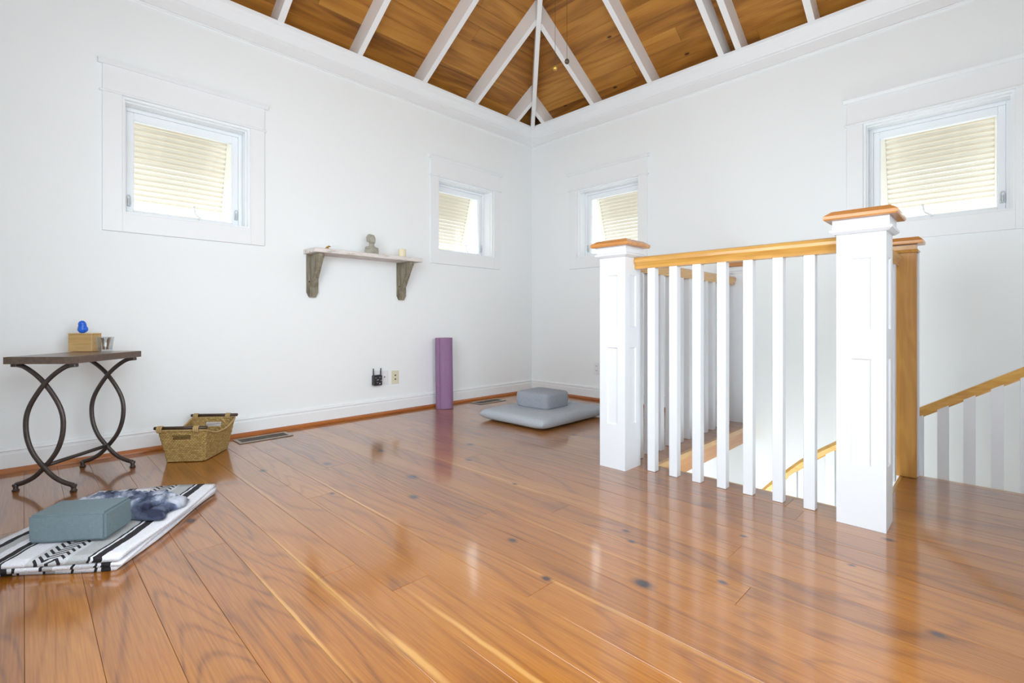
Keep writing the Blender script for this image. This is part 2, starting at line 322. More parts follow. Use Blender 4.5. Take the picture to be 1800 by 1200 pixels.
def tiedye():
    m, nt, b = newmat('tie_dyed_cotton'); L = nt.links
    tc = N(nt, 'ShaderNodeTexCoord'); n1 = N(nt, 'ShaderNodeTexNoise'); n1.inputs['Scale'].default_value = 9; n1.inputs['Detail'].default_value = 5; n1.inputs['Distortion'].default_value = .8; L.new(tc.outputs['Object'], n1.inputs['Vector'])
    r = ramp(nt, [(.36, (.02,.025,.055)), (.47, (.11,.14,.22)), (.58, (.42,.46,.54)), (.7, (.58,.62,.70))]); L.new(n1.outputs['Fac'], r.inputs[0]); L.new(r.outputs[0], b.inputs['Base Color']); b.inputs['Roughness'].default_value = .95
    return m
m_dye = tiedye()

# ---------------------------------------------------------------- room shell
X0, Y0, XM, YM = 3.797, 3.469, -0.197, -0.535
TH = 0.18; WT = 2.768; DEEP = -2.7
SW0, SW1 = 0.31, 1.262                 # stairwell in y
EX, EX2 = 2.318, 3.062                 # floor edges in x
def wall(name, axis, plane, out, a0, a1, z0, z1, holes, mat=m_wall):
    """wall in the plane axis=plane, thickness towards out (+/-TH); holes (a0,a1,z0,z1)"""
    A = sorted({a0, a1, *[h[0] for h in holes], *[h[1] for h in holes]}); Z = sorted({z0, z1, *[h[2] for h in holes], *[h[3] for h in holes]})
    bm = bmesh.new()
    P = lambda a, z, t: (plane+t, a, z) if axis == 'x' else (a, plane+t, z)
    cache = {}
    def v(a, z, t):
        k = (round(a, 5), round(z, 5), t)
        if k not in cache: cache[k] = bm.verts.new(P(a, z, t))
        return cache[k]
    solid = lambda i, j: 0 <= i < len(A)-1 and 0 <= j < len(Z)-1 and not any(h[0]-1e-6 <= A[i] and A[i+1] <= h[1]+1e-6 and h[2]-1e-6 <= Z[j] and Z[j+1] <= h[3]+1e-6 for h in holes)
    for i in range(len(A)-1):
        for j in range(len(Z)-1):
            if not solid(i, j): continue
            q = [(A[i], Z[j]), (A[i+1], Z[j]), (A[i+1], Z[j+1]), (A[i], Z[j+1])]
            for t in (0, out): bm.faces.new([v(*p, t) for p in q])
            for k, (di, dj) in enumerate(((0, -1), (1, 0), (0, 1), (-1, 0))):
                if not solid(i+di, j+dj):
                    p, r = q[k], q[(k+1) % 4]; bm.faces.new([v(*p, 0), v(*r, 0), v(*r, out), v(*p, out)])
    m = MB(); m.bm.free(); m.bm = bm
    o = m.obj(name, mat); tag(o, kind='structure'); return o
WZ0, WZ1 = 1.355, 2.012
W1, W2, W3, W4 = (.39, 1.05), (2.57, 3.235), (2.20, 2.875), (-.088, .590)
wall('wall_left', 'y', Y0, TH, XM-TH, X0+TH, -.3, WT, [(W1[0], W1[1], WZ0, WZ1), (W2[0], W2[1], WZ0, WZ1)])
wall('wall_right', 'x', X0, TH, YM-TH, Y0-.0005, DEEP, WT, [(W3[0], W3[1], WZ0, WZ1), (W4[0], W4[1], WZ0, WZ1)])
wall('wall_back', 'y', YM, -TH, XM-TH, X0-.0005, -.3, WT, [(-.05, 1.45, .25, 2.25)])
wall('wall_front', 'x', XM, -TH, YM, Y0-.0005, -.3, WT, [(.45, 1.95, .5, 2.2)])
# stairwell shaft below the floor
wall('wall_stairwell_left', 'y', SW1+.004, .12, EX, X0-.0005, DEEP, -.022, [])
wall('wall_stairwell_front', 'x', EX-.006, -.12, SW0, SW1, DEEP, -.022, [])
wall('wall_stairwell_back', 'y', YM, -.12, EX, X0-.0005, DEEP, -.301, [])
wall('wall_stairwell_under', 'x', 2.36, -.12, YM, SW0-.0005, DEEP, -.25, [])
lf = MB().box(2.2, X0+.1, YM-.1, SW1+.1, DEEP-.1, DEEP).obj('floor_lower', m_wall); tag(lf, kind='structure')
gr = MB().box(-25, 30, -25, 30, -3.1, -3.0).obj('ground', m_outside); tag(gr, kind='structure')

# floor: sub-floor slab with the stairwell cut out, every board a child
fm = MB()
fm.box(XM, EX-.02, YM, Y0, -.10, -.019); fm.box(EX-.02, X0, SW1+.02, Y0, -.10, -.019); fm.box(EX-.02, EX2-.02, YM, SW0-.02, -.10, -.019)
floor = fm.obj('floor', plain('subfloor', (.08,.04,.02), .9)); tag(floor, kind='structure')
PW = .121
def board(x0, x1, y0, y1):
    g = .0003
    cx, cy = (x0+x1)/2, (y0+y1)/2
    o = MB().box(x0+g-cx, x1-g-cx, y0+g-cy, y1-g-cy, -.018, random.uniform(-.0004, .0), bev=.0007).obj('plank', m_floor, floor)
    o.location = (cx, cy, 0)
    return o
k0 = math.floor((XM-.486)/PW)
x = .486 + k0*PW
while x < X0:
    a, b = max(x, XM), min(x+PW, X0)
    # y-spans available to this strip
    spans = []
    if b-a > .01:
        if b <= EX+.03: spans = [(YM, Y0)]; b = min(b, EX if b > EX-.03 else b)
        elif a < EX: board(a, EX, SW0, SW1) ; spans = [(SW1, Y0), (YM, SW0)]
        elif b <= EX2+.06: b = min(b, EX2); spans = [(SW1, Y0), (YM, SW0)]
        else:
            spans = [(SW1, Y0)]
            if a < EX2-.01: spans_extra = (a, EX2); board(a, EX2, YM, SW0)
        if b > a+.008:
            for s0, s1 in spans:
                y = s0; first = True
                while y < s1-.001:
                    ln = random.uniform(2.0, 4.2) * (random.uniform(.25, 1) if first else 1); first = False
                    e = y+ln
                    if s1-e < .45: e = s1
                    board(a, b, y, min(e, s1)); y = e
    x += PW
# nosing and fascia boards round the well
nm = MB().box(EX, X0, SW1-.022, SW1, -.030, .0).obj('edge_nosing', m_oak_x, floor)
MB().box(EX+.001, X0, SW1-.010, SW1+.002, -.118, -.031, bev=.001).obj('fascia_board', wood('fascia_oak', (.30,.11,.025), (.48,.20,.055), (.6,.29,.09), 'x', coat=.3, tone=.05), floor)
MB().box(EX, EX+.014, SW0, SW1-.023, -.118, -.001, bev=.002).obj('fascia_board', m_oak_y, floor)
MB().box(EX, EX2, SW0, SW0+.014, -.118, -.001, bev=.002).obj('fascia_board', m_oak_x, floor)
MB().box(EX2, EX2+.014, YM, SW0, -.118, -.001, bev=.002).obj('fascia_board', m_oak_y, floor)

# baseboards with cap moulding, wood shoe as child
def basebd(name, axis, plane, sgn, a0, a1, shoe_mat):
    # profile (distance from the wall into the room, z)
    pr = [(0, 0), (.014, 0), (.014, .093), (.0105, .097), (.0105, .106), (.016, .110), (.012, .121), (.004, .125), (0, .125)]
    pts = [(plane + sgn*p, z) for p, z in pr]
    o = MB().prism(pts, 'x' if axis == 'y' else 'y', a0, a1).obj(name, m_trim); tag(o, kind='structure')
    sp = [(.014, 0.0005), (.032, 0.0005), (.0315, .010), (.027, .019), (.014, .024)]
    MB().prism([(plane + sgn*p, z) for p, z in sp], 'x' if axis == 'y' else 'y', a0, a1).obj('shoe_moulding', shoe_mat, o)
    return o
m_shoe_y = wood('shoe_wood_turned', (.22,.05,.008), (.40,.12,.018), (.5,.2,.04), 'y', rough=.4, coat=.3, tone=.1)
basebd('baseboard_left', 'y', Y0, -1, XM, X0, m_shoe)
basebd('baseboard_right', 'x', X0, -1, SW1+.19, Y0-.001, m_shoe_y)
basebd('baseboard_back', 'y', YM, 1, XM, EX2, m_shoe)
basebd('baseboard_front', 'x', XM, 1, YM, Y0, m_shoe_y)
# crown and frieze
def crown(name, axis, plane, sgn, a0, a1):
    pr = [(0, 2.573), (.008, 2.573), (.010, 2.580), (.007, 2.586), (.007, 2.655), (.013, 2.660), (.013, 2.668), (.020, 2.680), (.040, 2.715), (.050, 2.742), (.058, 2.748), (.060, 2.767), (0, 2.767)]
    o = MB().prism([(plane + sgn*p, z) for p, z in pr], 'x' if axis == 'y' else 'y', a0, a1).obj(name, m_trim); tag(o, kind='structure')
crown('trim_1', 'y', Y0, -1, XM, X0); crown('trim_2', 'x', X0, -1, YM, Y0-.001)
crown('trim_3', 'y', YM, 1, XM, X0); crown('trim_4', 'x', XM, 1, YM, Y0)

# ---------------------------------------------------------------- roof: deck, boards, rafters
PX, PY = (X0+XM)/2, (Y0+YM)/2; HALF = (X0-XM)/2; T = .585; ZR = 2.89
ceil = None
cm = MB()
e = HALF + .17; zE = ZR - T*.17 + .03; zP = ZR + T*HALF + .03
cs = [cm.bm.verts.new((PX+sx*e, PY+sy*e, zE)) for sx, sy in ((-1,-1),(1,-1),(1,1),(-1,1))]; pk = cm.bm.verts.new((PX, PY, zP))
for i in range(4): cm.bm.faces.new((cs[i], cs[(i+1) % 4], pk))
# blocking between wall plate and deck
ceil = cm.obj('ceiling', m_dark); tag(ceil, kind='structure')
for i in range(4):
    M = Matrix.Translation((PX, PY, 0)) @ Matrix.Rotation(i*PI/2, 4, 'Z')
    MB().box(-e+.03, e-.03, e-.03, e-.005, WT+.001, zE-.01, M=M).obj('blocking', m_dark, ceil)
# one slope in local coordinates: wall at local y=+HALF, ridge at the origin; s = distance up the slope in plan from the wall
CW = .117                                             # course width in plan
for i in range(4):
    Mz = Matrix.Translation((PX, PY, 0)) @ Matrix.Rotation(i*PI/2, 4, 'Z')
    k = -1
    while True:
        y1 = HALF - (k*CW) ; y0 = max(y1 - CW, .0)
        if y1 <= .02: break
        if k == -1: y1 = HALF + .12
        z = lambda yy: ZR + T*(HALF-yy)
        hw = min(y1, HALF+.1)
        cuts = [-hw]; xx = -hw + random.uniform(1.0, 3.4)
        while xx < hw-.35: cuts.append(xx); xx += random.uniform(2.0, 3.6)
        cuts.append(hw)
        for a, b in zip(cuts, cuts[1:]):
            g = .0008; yl, yh = y1-g, y0+g
            if k <= 0 and abs(a) > HALF-.25 and False: continue
            def cl(xv, yv): return max(-yv, min(yv, xv))
            a0_, b0_ = cl(a+g, yl), cl(b-g, yl); a1_, b1_ = cl(a+g, yh), cl(b-g, yh)
            if k == -1: pass
            if b0_ - a0_ < .01: continue
            m = MB(); bm = m.bm; d = .018; ch = .0015
            lo = [bm.verts.new(p) for p in ((a0_+ch, yl-ch, z(yl-ch)), (b0_-ch, yl-ch, z(yl-ch)), (b1_-ch, yh+ch, z(yh+ch)), (a1_+ch, yh+ch, z(yh+ch)))]
            mi = [bm.verts.new(p) for p in ((a0_, yl, z(yl)+ch), (b0_, yl, z(yl)+ch), (b1_, yh, z(yh)+ch), (a1_, yh, z(yh)+ch))]
            hi = [bm.verts.new(p) for p in ((a0_, yl, z(yl)+d), (b0_, yl, z(yl)+d), (b1_, yh, z(yh)+d), (a1_, yh, z(yh)+d))]
            bm.faces.new(lo)
            for r0, r1 in ((lo, mi), (mi, hi)):
                for q in range(4): bm.faces.new((r0[q], r0[(q+1) % 4], r1[(q+1) % 4], r1[q]))
            bm.faces.new(hi[::-1]); bmesh.ops.remove_doubles(bm, verts=bm.verts, dist=1e-5)
            m.xf(Mz)
            m.obj('plank', m_ceil if i % 2 == 0 else m_ceil_y, ceil)
        k += 1
RD, RW = .16, .042                                    # rafter plumb depth and width
def rafter(i, xc, wd=RW):
    """jack/common rafter at local x = xc (centre) on slope i, running from the plate to the hip"""
    M = Matrix.Translation((PX, PY, 0)) @ Matrix.Rotation(i*PI/2, 4, 'Z')
    yi = max(abs(xc)+.018, .03); z = lambda yy: ZR + T*(HALF-yy)
    yn = HALF + (ZR-RD-(WT+.002))/T * 1.0
    pts = [(yi, z(yi)-.0005), (yi, z(yi)-RD), (HALF-.001, z(HALF-.001)-RD)]
    pts += [(HALF-.001, WT+.002), (HALF+.12, WT+.002), (HALF+.12, z(HALF+.12)-.0005)]
    MB().prism(pts, 'x', xc-wd/2, xc+wd/2).xf(M).obj('rafter', m_raft, ceil)
# slope 0 = over the left wall (local x = world x - PX); slope 3 = over the right wall
for xw in (3.516, 2.966, 2.390, 1.798, 1.222, .645, .07): rafter(0, xw-PX)
for yw in (3.262, 2.656, 2.064, 1.467, 1.340, .867, .28, -.30): rafter(3, -(yw-PY))      # local x = -(y-PY) after -90 deg turn
for d in (-1.72, -1.16, -.58, 0, .58, 1.16, 1.72): rafter(1, d); rafter(2, d)
for i in range(4):                                    # hips
    M = Matrix.Translation((PX, PY, 0)) @ Matrix.Rotation(i*PI/2 + PI/4, 4, 'Z')
    D = HALF*math.sqrt(2); Th = T/math.sqrt(2); z = lambda yy: ZR + Th*(D-yy)
    hd = RD + .030
    pts = [(.0, z(0)-.004), (.0, z(0)-hd), (D-.09, z(D-.09)-hd), (D-.09, WT+.001), (D+.16, WT+.001), (D+.16, z(D+.16)-.004)]
    MB().prism(pts, 'x', -.019, .019).xf(M).obj('hip_rafter', m_raft, ceil)

# ---------------------------------------------------------------- windows
# local frame: x along the wall, y outwards, z up; origin at the opening's lower left on the wall face
def window(num, w_, M, latch_side, crank_x, logo=False):
    root = empty('window_%d' % num, (0, 0, 0)); tag(root, kind='structure'); root.matrix_world = M
    h = WZ1-WZ0; cw = .086
    def o(m, n, mt, p=root, **k): return m.obj(n, mt, p, **k)
    pj = .016
    o(MB().box(-cw, 0, -pj, 0, -.105+.0, h, bev=.0015), 'side_casing', m_trim); o(MB().box(w_, w_+cw, -pj, 0, -.105, h, bev=.0015), 'side_casing', m_trim)
    o(MB().box(0, w_, -pj, 0, -.105, 0, bev=.0015), 'sill_casing', m_trim)
    o(MB().box(-cw-.012, w_+cw+.012, -pj-.006, 0, h, h+.012, bev=.003), 'fillet', m_trim)
    o(MB().box(-cw, w_+cw, -pj, 0, h+.012, h+.150, bev=.0015), 'head_casing', m_trim)
    o(MB().prism([(-0, h+.150), (-pj-.005, h+.150), (-pj-.016, h+.163), (-pj-.020, h+.166), (-pj-.020, h+.178), (0, h+.178)], 'x', -cw-.018, w_+cw+.018), 'head_cap', m_trim)
    # jamb lining with a stop bead
    j = MB(); t = .012
    for a in ((0, t, 0, .150, 0, h), (w_-t, w_, 0, .150, 0, h), (t, w_-t, 0, .150, h-t, h), (t, w_-t, 0, .150, 0, t)): j.box(*a)
    o(j, 'jamb', m_trim)
    s = MB(); a = t
    for y0, y1, ins in ((.030, .040, .006),): 
        s.box(a, a+ins, y0, y1, a, h-a); s.box(w_-a-ins, w_-a, y0, y1, a, h-a); s.box(a+ins, w_-a-ins, y0, y1, h-a-ins, h-a)
    o(s, 'stop_bead', m_trim)
    # vinyl frame and sash
    f = MB(); fw = .022
    f.box(t, t+fw, .120, .178, t, h-t, bev=.002); f.box(w_-t-fw, w_-t, .120, .178, t, h-t, bev=.002); f.box(t+fw, w_-t-fw, .120, .178, h-t-fw, h-t, bev=.002); f.box(t+fw, w_-t-fw, .120, .178, t, t+.014, bev=.002)
    o(f, 'window_frame', m_vinyl)
    q = t+fw; sw = .034; g = MB()
    zb, zt = t+.014, h-q
    g.box(q, q+sw, .128, .170, zb, zt, bev=.003); g.box(w_-q-sw, w_-q, .128, .170, zb, zt, bev=.003)
    g.box(q+sw, w_-q-sw, .128, .170, zt-sw-.012, zt, bev=.003); g.box(q+sw, w_-q-sw, .128, .170, zb, zb+.022, bev=.003)
    sash = o(g, 'sash', m_vinyl)
    bd = MB(); e1 = q+sw
    bd.box(e1, e1+.004, .138, .150, zb+.022, zt-sw-.012); bd.box(w_-e1-.004, w_-e1, .138, .150, zb+.022, zt-sw-.012)
    o(bd, 'glazing_bead', m_vinyl, sash)
    o(MB().box(e1, w_-e1, .148, .152, zb+.022, zt-sw-.012), 'pane', m_pane, sash)
    # two oval cam latches low on the stiles
    for sx in ((q+.010), (w_-q-.014)):
        l = MB(); pts = [(sx + .009*math.cos(2*PI*k/16), .118, zb+.075 + (.030 if math.sin(2*PI*k/16) > 0 else -.030)*.55 + .014*math.sin(2*PI*k/16)) for k in range(17)]
        l.tube(pts, .0028, 6, cap=False); l.box(sx-.011, sx+.011, .120, .1295, zb+.040, zb+.055, bev=.002); l.box(sx-.004, sx+.004, .114, .122, zb+.045, zb+.085, bev=.001)
        lo = o(l, 'latch', m_latch, sash, smooth=False)
    # folding crank on the sill
    c = MB(); c.box(crank_x-.05, crank_x+.03, .092, .122, t, t+.014, bev=.003); c.tube([(crank_x, .100, t+.012), (crank_x, .092, t+.03), (crank_x-.028, .088, t+.052), (crank_x-.034, .088, t+.085)], [.006, .006, .005, .004], 8)
    c.ball((crank_x-.035, .088, t+.093), .008)
    o(c, 'crank_handle', m_plate)
    if logo:
        k = MB()
        for a in range(7): k.box(crank_x+.020+a*.006, crank_x+.0245+a*.006, .0905, .0925, t+.005, t+.010)
        o(k, 'maker_mark', m_black)
    return root
ML = lambda x0: Matrix.Translation((x0, Y0, WZ0))
MR = lambda y1: Matrix.Translation((X0, y1, WZ0)) @ Matrix.Rotation(-PI/2, 4, 'Z')
window(1, W1[1]-W1[0], ML(W1[0]), 'r', .40); window(2, W2[1]-W2[0], ML(W2[0]), 'r', .43)
window(3, W3[1]-W3[0], MR(W3[1]), 'l', .30); window(4, W4[1]-W4[0], MR(W4[1]), 'l', .32, logo=True)

# top-hung louvred shutters outside, propped open at the foot
sh = None
def shutter(M, label, w_):
    global sh
    if sh is None:
        root = empty('shutter', (0, 0, 0)); L_ = .66; hw = .300; sw = .042
        f = MB(); f.box(-hw, -hw+sw, -.012, .012, -L_, 0, bev=.002); f.box(hw-sw, hw, -.012, .012, -L_, 0, bev=.002)
        f.box(-hw+sw, hw-sw, -.012, .012, -.050, 0, bev=.002); f.box(-hw+sw, hw-sw, -.012, .012, -L_, -L_+.045, bev=.002)
        f.obj('frame', m_shut, root)
        zz = -.062; sl = None
        while zz > -L_+.055:
            if sl is None:
                s = MB(); s.prism([(-.021, -.0015), (-.012, -.0042), (.012, -.0042), (.021, -.0015), (.021, .0015), (.012, .0042), (-.012, .0042), (-.021, .0015)], 'x', -hw+sw, hw-sw)
                s.xf(Matrix.Rotation(R(-48), 4, 'X')); sl = s.obj('slat', m_shut, root); o_ = sl
            else:
                o_ = sl.copy(); C.objects.link(o_); o_.parent = root
            o_.location = (0, 0, zz); o_.rotation_euler = (R(random.uniform(-3, 3)), 0, 0); zz -= .0325
        bar = MB().box(-hw-.01, hw+.01, -.022, -.0125, -.03, .0, bev=.001).obj('hinge_bar', m_shut, root)
        sh = root; r = root
    else:
        r = sh.copy(); C.objects.link(r)
        for ch in sh.children:
            c = ch.copy(); C.objects.link(c); c.parent = r
    r.matrix_world = M @ Matrix.Rotation(R(16.5), 4, 'X')
    tag(r, label=label, cat='shutter', group='louvred shutters outside the small windows')
SHZ = 2.055
shutter(Matrix.Translation((.725, 3.712, SHZ)), 'cream louvred shutter outside the window above the iron side table', .6)
shutter(Matrix.Translation((2.90, 3.712, SHZ)), 'cream louvred shutter outside the small window just right of the wall shelf', .6)
shutter(Matrix.Translation((4.040, 2.538, SHZ)) @ Matrix.Rotation(-PI/2, 4, 'Z'), 'cream louvred shutter outside the window partly hidden by the far newel post', .6)
shutter(Matrix.Translation((4.040, .251, SHZ)) @ Matrix.Rotation(-PI/2, 4, 'Z'), 'cream louvred shutter outside the window at the right edge of the picture', .6)
for (nm_, b_) in (('trim_5', (.42, 1.03, Y0+TH, 3.6965, 2.03, 2.10)), ('trim_6', (2.60, 3.20, Y0+TH, 3.6965, 2.03, 2.10)), ('trim_7', (X0+TH, 4.0245, 2.24, 2.84, 2.03, 2.10)), ('trim_8', (X0+TH, 4.0245, -.05, .55, 2.03, 2.10))):
    tag(MB().box(*b_).obj(nm_, m_trim), kind='structure')
# plain large windows, added unseen behind the camera to let light into the room
def added_window(num, M, w_, h_):
    root = empty('window_%d' % num, (0, 0, 0)); tag(root, kind='structure'); root.matrix_world = M
    f = MB(); t = .06
    f.box(0, t, .06, .12, 0, h_); f.box(w_-t, w_, .06, .12, 0, h_); f.box(t, w_-t, .06, .12, h_-t, h_); f.box(t, w_-t, .06, .12, 0, t); f.box(w_/2-.03, w_/2+.03, .06, .12, t, h_-t)
    f.obj('window_frame', m_vinyl, root)
    MB().box(t, w_/2-.03, .088, .092, t, h_-t).obj('pane', m_pane, root); MB().box(w_/2+.03, w_-t, .088, .092, t, h_-t).obj('pane', m_pane, root)
added_window(5, Matrix.Translation((1.45, YM, .25)) @ Matrix.Rotation(PI, 4, 'Z'), 1.5, 2.0)
added_window(6, Matrix.Translation((XM, .45, .5)) @ Matrix.Rotation(PI/2, 4, 'Z'), 1.5, 1.7)

# ---------------------------------------------------------------- stair guard
def newel_shaft(w_, h_, z0=0, pan=((.225, .616), (.722, .985)), pw=.062, rec=.006):
    """square post with two recessed panels on every face"""
    m = MB(); bm = m.bm; hw = w_/2
    for i in range(4):
        M = Matrix.Rotation(i*PI/2, 4, 'Z')
        U = [-hw, -pw/2, pw/2, hw]; Z = [z0, pan[0][0], pan[0][1], pan[1][0], pan[1][1], h_]
        for a in range(3):
            for b in range(5):
                q = [(U[a], Z[b]), (U[a+1], Z[b]), (U[a+1], Z[b+1]), (U[a], Z[b+1])]
                if a == 1 and b in (1, 3):
                    s_ = .005; inn = [(U[a]+s_, Z[b]+s_), (U[a+1]-s_, Z[b]+s_), (U[a+1]-s_, Z[b+1]-s_), (U[a]+s_, Z[b+1]-s_)]
                    O = [bm.verts.new(M @ Vector((u, -hw, z))) for u, z in q]; I = [bm.verts.new(M @ Vector((u, -hw+rec, z))) for u, z in inn]
                    for k in range(4): bm.faces.new((O[k], O[(k+1) % 4], I[(k+1) % 4], I[k]))
                    bm.faces.new(I)
                else: bm.faces.new([bm.verts.new(M @ Vector((u, -hw, z))) for u, z in q])
    bm.faces.new([bm.verts.new((x, y, h_)) for x, y in ((-hw,-hw),(hw,-hw),(hw,hw),(-hw,hw))]); bm.faces.new([bm.verts.new((x, y, z0)) for x, y in ((-hw,-hw),(-hw,hw),(hw,hw),(hw,-hw))])
    bmesh.ops.remove_doubles(bm, verts=bm.verts, dist=1e-5)
    return m
def sq_profile(m, prof, hx, hy=None, cx=0, cy=0):
    """mitred square moulding from (overhang, z) pairs round a post"""
    hy = hx if hy is None else hy; bm = m.bm
    rings = [[bm.verts.new((cx+sx*(hx+p), cy+sy*(hy+p), z)) for sx, sy in ((-1,-1),(1,-1),(1,1),(-1,1))] for p, z in prof]
    for a, b in zip(rings, rings[1:]):
        for k in range(4): bm.faces.new((a[k], a[(k+1) % 4], b[(k+1) % 4], b[k]))
    bm.faces.new(rings[0][::-1]); bm.faces.new(rings[-1]); return m
COL = [(.0005, 1.074), (.008, 1.076), (.019, 1.085), (.020, 1.092), (.011, 1.097), (.011, 1.129), (.0, 1.129)]
CAP = [(.012, 1.1295), (.033, 1.1295), (.036, 1.134), (.036, 1.145), (.030, 1.150), (.012, 1.163)]
def newel(label, x, y, w_=.150):
    r = empty('newel_post', (x, y, 0), label=label, cat='newel post')
    newel_shaft(w_, 1.1275).obj('shaft', m_post, r)
    sq_profile(MB(), COL, w_/2).obj('collar', m_post, r)
    sq_profile(MB(), CAP, w_/2).obj('cap', m_cap, r); return r
newel('white newel post with oak cap nearest the camera, right end of the front railing', 2.230, .343)
newel('white newel post with oak cap beside the grey floor cushion, at its left end', 2.193, 1.380)
# far half newel against the right wall
r = empty('newel_post', (3.757, 1.375, 0), label='white half newel post against the far wall, at the end of the back railing', cat='newel post')
m = MB(); 
m.box(-.035, .036, -.072, .072, 0, 1.095)
m.obj('shaft', m_post, r)
p = MB(); p.box(-.0375, -.0352, -.072, .072, 0, .225); p.box(-.0375, -.0352, -.0309, .0309, .616, .722); p.box(-.0375, -.0352, -.072, .072, .985, 1.095); p.box(-.0375, -.0352, -.072, -.031, .225, .985); p.box(-.0375, -.0352, .031, .072, .225, .985)
p.obj('panel_frame', m_post, r)
def half(prof, hx, hy):
    return sq_profile(MB(), prof, hx, hy).xf(Matrix.Identity(4))
CO2 = [(a*.6, b+.02) for a, b in COL]; CP2 = [(a*.8, b+.02) for a, b in CAP]
mm_ = half(CO2, .036, .072)
for v in mm_.bm.verts: v.co.x = min(v.co.x, .038)
mm_.obj('collar', m_post, r)
mm_ = half(CP2, .036, .072)
for v in mm_.bm.verts: v.co.x = min(v.co.x, .038)
mm_.obj('cap', m_cap, r)
# oak half newel at the stair side
r = empty('newel_post', (3.026, .330, 0), label='slim oak half newel post behind the nearest white post, white paint on its back edge', cat='newel post')
MB().box(-.031, .012, -.072, .072, 0, 1.097, bev=.003).obj('shaft', m_oak_z, r)
MB().box(.0125, .034, -.078, .076, 0, 1.094, bev=.002).obj('backing_board', m_post, r)['label'] = 'white painted backing board'
mm_ = half([(.0, 1.098), (.012, 1.098), (.016, 1.104), (.012, 1.110), (.006, 1.112), (.006, 1.133), (0, 1.133)], .024, .066)
mm_.xf(Matrix.Translation((-.009, 0, -.018))).obj('collar', m_oak_z, r)
mm_ = half([(a*.75, z) for a, z in CAP], .030, .072); mm_.xf(Matrix.Translation((-.002, 0, -.0105))).obj('cap', m_cap, r)

RAIL = [(-.020, 1.017), (.020, 1.017), (.022, 1.026), (.020, 1.032), (.024, 1.040), (.030, 1.050), (.031, 1.062), (.026, 1.072), (.012, 1.0785), (-.012, 1.0785), (-.026, 1.072), (-.031, 1.062), (-.030, 1.050), (-.024, 1.040), (-.020, 1.032), (-.022, 1.026)]
def baluster_mesh(h_, z0=0):
    return MB().box(-.020, .020, -.020, .020, z0, h_, bev=.0015)
def copies(first, locs):
    first.location = locs[0]
    for l in locs[1:]:
        c = first.copy(); C.objects.link(c); c.parent = first.parent; c.location = l
# front railing
r = empty('stair_railing', (2.23, .86, 0), label='front stair railing with honey oak handrail and seven square white balusters', cat='railing')
MB().prism(RAIL, 'y', .4185-.86, 1.3045-.86).obj('handrail', m_oak_y, r, smooth=False)
copies(baluster_mesh(1.0165).obj('baluster', m_post, r), [(0, y-.86, 0.0005) for y in (1.213, 1.097, .982, .867, .754, .636, .521)])
# back railing
r = empty('stair_railing', (3.0, 1.38, 0), label='far side stair railing seen through the front balusters, running to the right wall', cat='railing')
MB().prism([(p[0], p[1]) for p in RAIL], 'x', 2.2685-3, 3.718-3).obj('handrail', m_oak_x, r)
copies(baluster_mesh(1.0165).obj('baluster', m_post, r), [(x-3, 0, .0005) for x in (2.375, 2.492, 2.612, 2.742, 2.865, 2.985, 3.108, 3.230, 3.352, 3.474, 3.596)])
# short side railing
r = empty('stair_railing', (2.65, .343, 0), label='short side railing between the nearest white newel and the oak half newel', cat='railing')
MB().prism([(p[0], p[1]) for p in RAIL], 'x', 2.3055-2.65, 2.9945-2.65).obj('handrail', m_oak_x, r)
copies(baluster_mesh(1.0165).obj('baluster', m_post, r), [(x-2.65, 0, .0005) for x in (2.42, 2.535, 2.65, 2.765, 2.88)])
# descending stair rail with balusters
SX = 3.13
r = empty('stair_railing', (SX, 0, DEEP), label='sloping oak handrail over white balusters going down the stairwell at the right', cat='railing')
path = [(1.10, -.44), (.99, -.31), (.88, -.185), (.78, -.083), (.68, .002), (.58, .075), (.46, .157), (.30, .258), (.18, .333), (.0, .448), (-.2, .573), (-.50, .763)]
path = [(y, z+.018) for y, z in path]
hr = MB(); rings = []
for i, (y, z) in enumerate(path):
    a = path[max(i-1, 0)]; b = path[min(i+1, len(path)-1)]
    t = Vector((b[0]-a[0], b[1]-a[1])).normalized(); n_ = Vector((-t.y, t.x)); n_ = n_ if n_.y > 0 else -n_
    rings.append([hr.bm.verts.new((u, y+n_.x*v, z+n_.y*v - DEEP)) for u, v in ((-.022,-.018),(.022,-.018),(.028,.004),(.020,.018),(-.020,.018),(-.028,.004))])
for a, b in zip(rings, rings[1:]):
    for k in range(6): hr.bm.faces.new((a[k], a[(k+1) % 6], b[(k+1) % 6], b[k]))
hr.bm.faces.new(rings[0][::-1]); hr.bm.faces.new(rings[-1])
hr.obj('handrail', m_oak_y, r)
def rail_z(y):
    for (ya, za), (yb, zb) in zip(path, path[1:]):
        if yb <= y <= ya: return za + (zb-za)*(ya-y)/(ya-yb)
    return path[-1][1]
by = [.170 - .0925*k for k in range(-9, 8)]
for i, y in enumerate(by):
    zt = rail_z(y) - .021
    sl = .62
    b_ = MB(); hb = .0205
    b_.prism([(y-hb-y, -.92), (hb, -.92), (hb, -hb*sl), (-hb, hb*sl)], 'x', -.020, .020)
    o = b_.obj('baluster', m_post, r); o.location = (0, y, zt-DEEP)
for y0, y1 in zip(by, by[1:]):
    f0, f1 = y0-.021, y1+.021
    z0_, z1_ = rail_z(f0)-.020, rail_z(f1)-.020
    MB().prism([(f0, z0_-.011-DEEP), (f0, z0_-DEEP), (f1, z1_-DEEP), (f1, z1_-.011-DEEP)], 'x', -.018, .018).obj('fillet', m_oak_y, r)
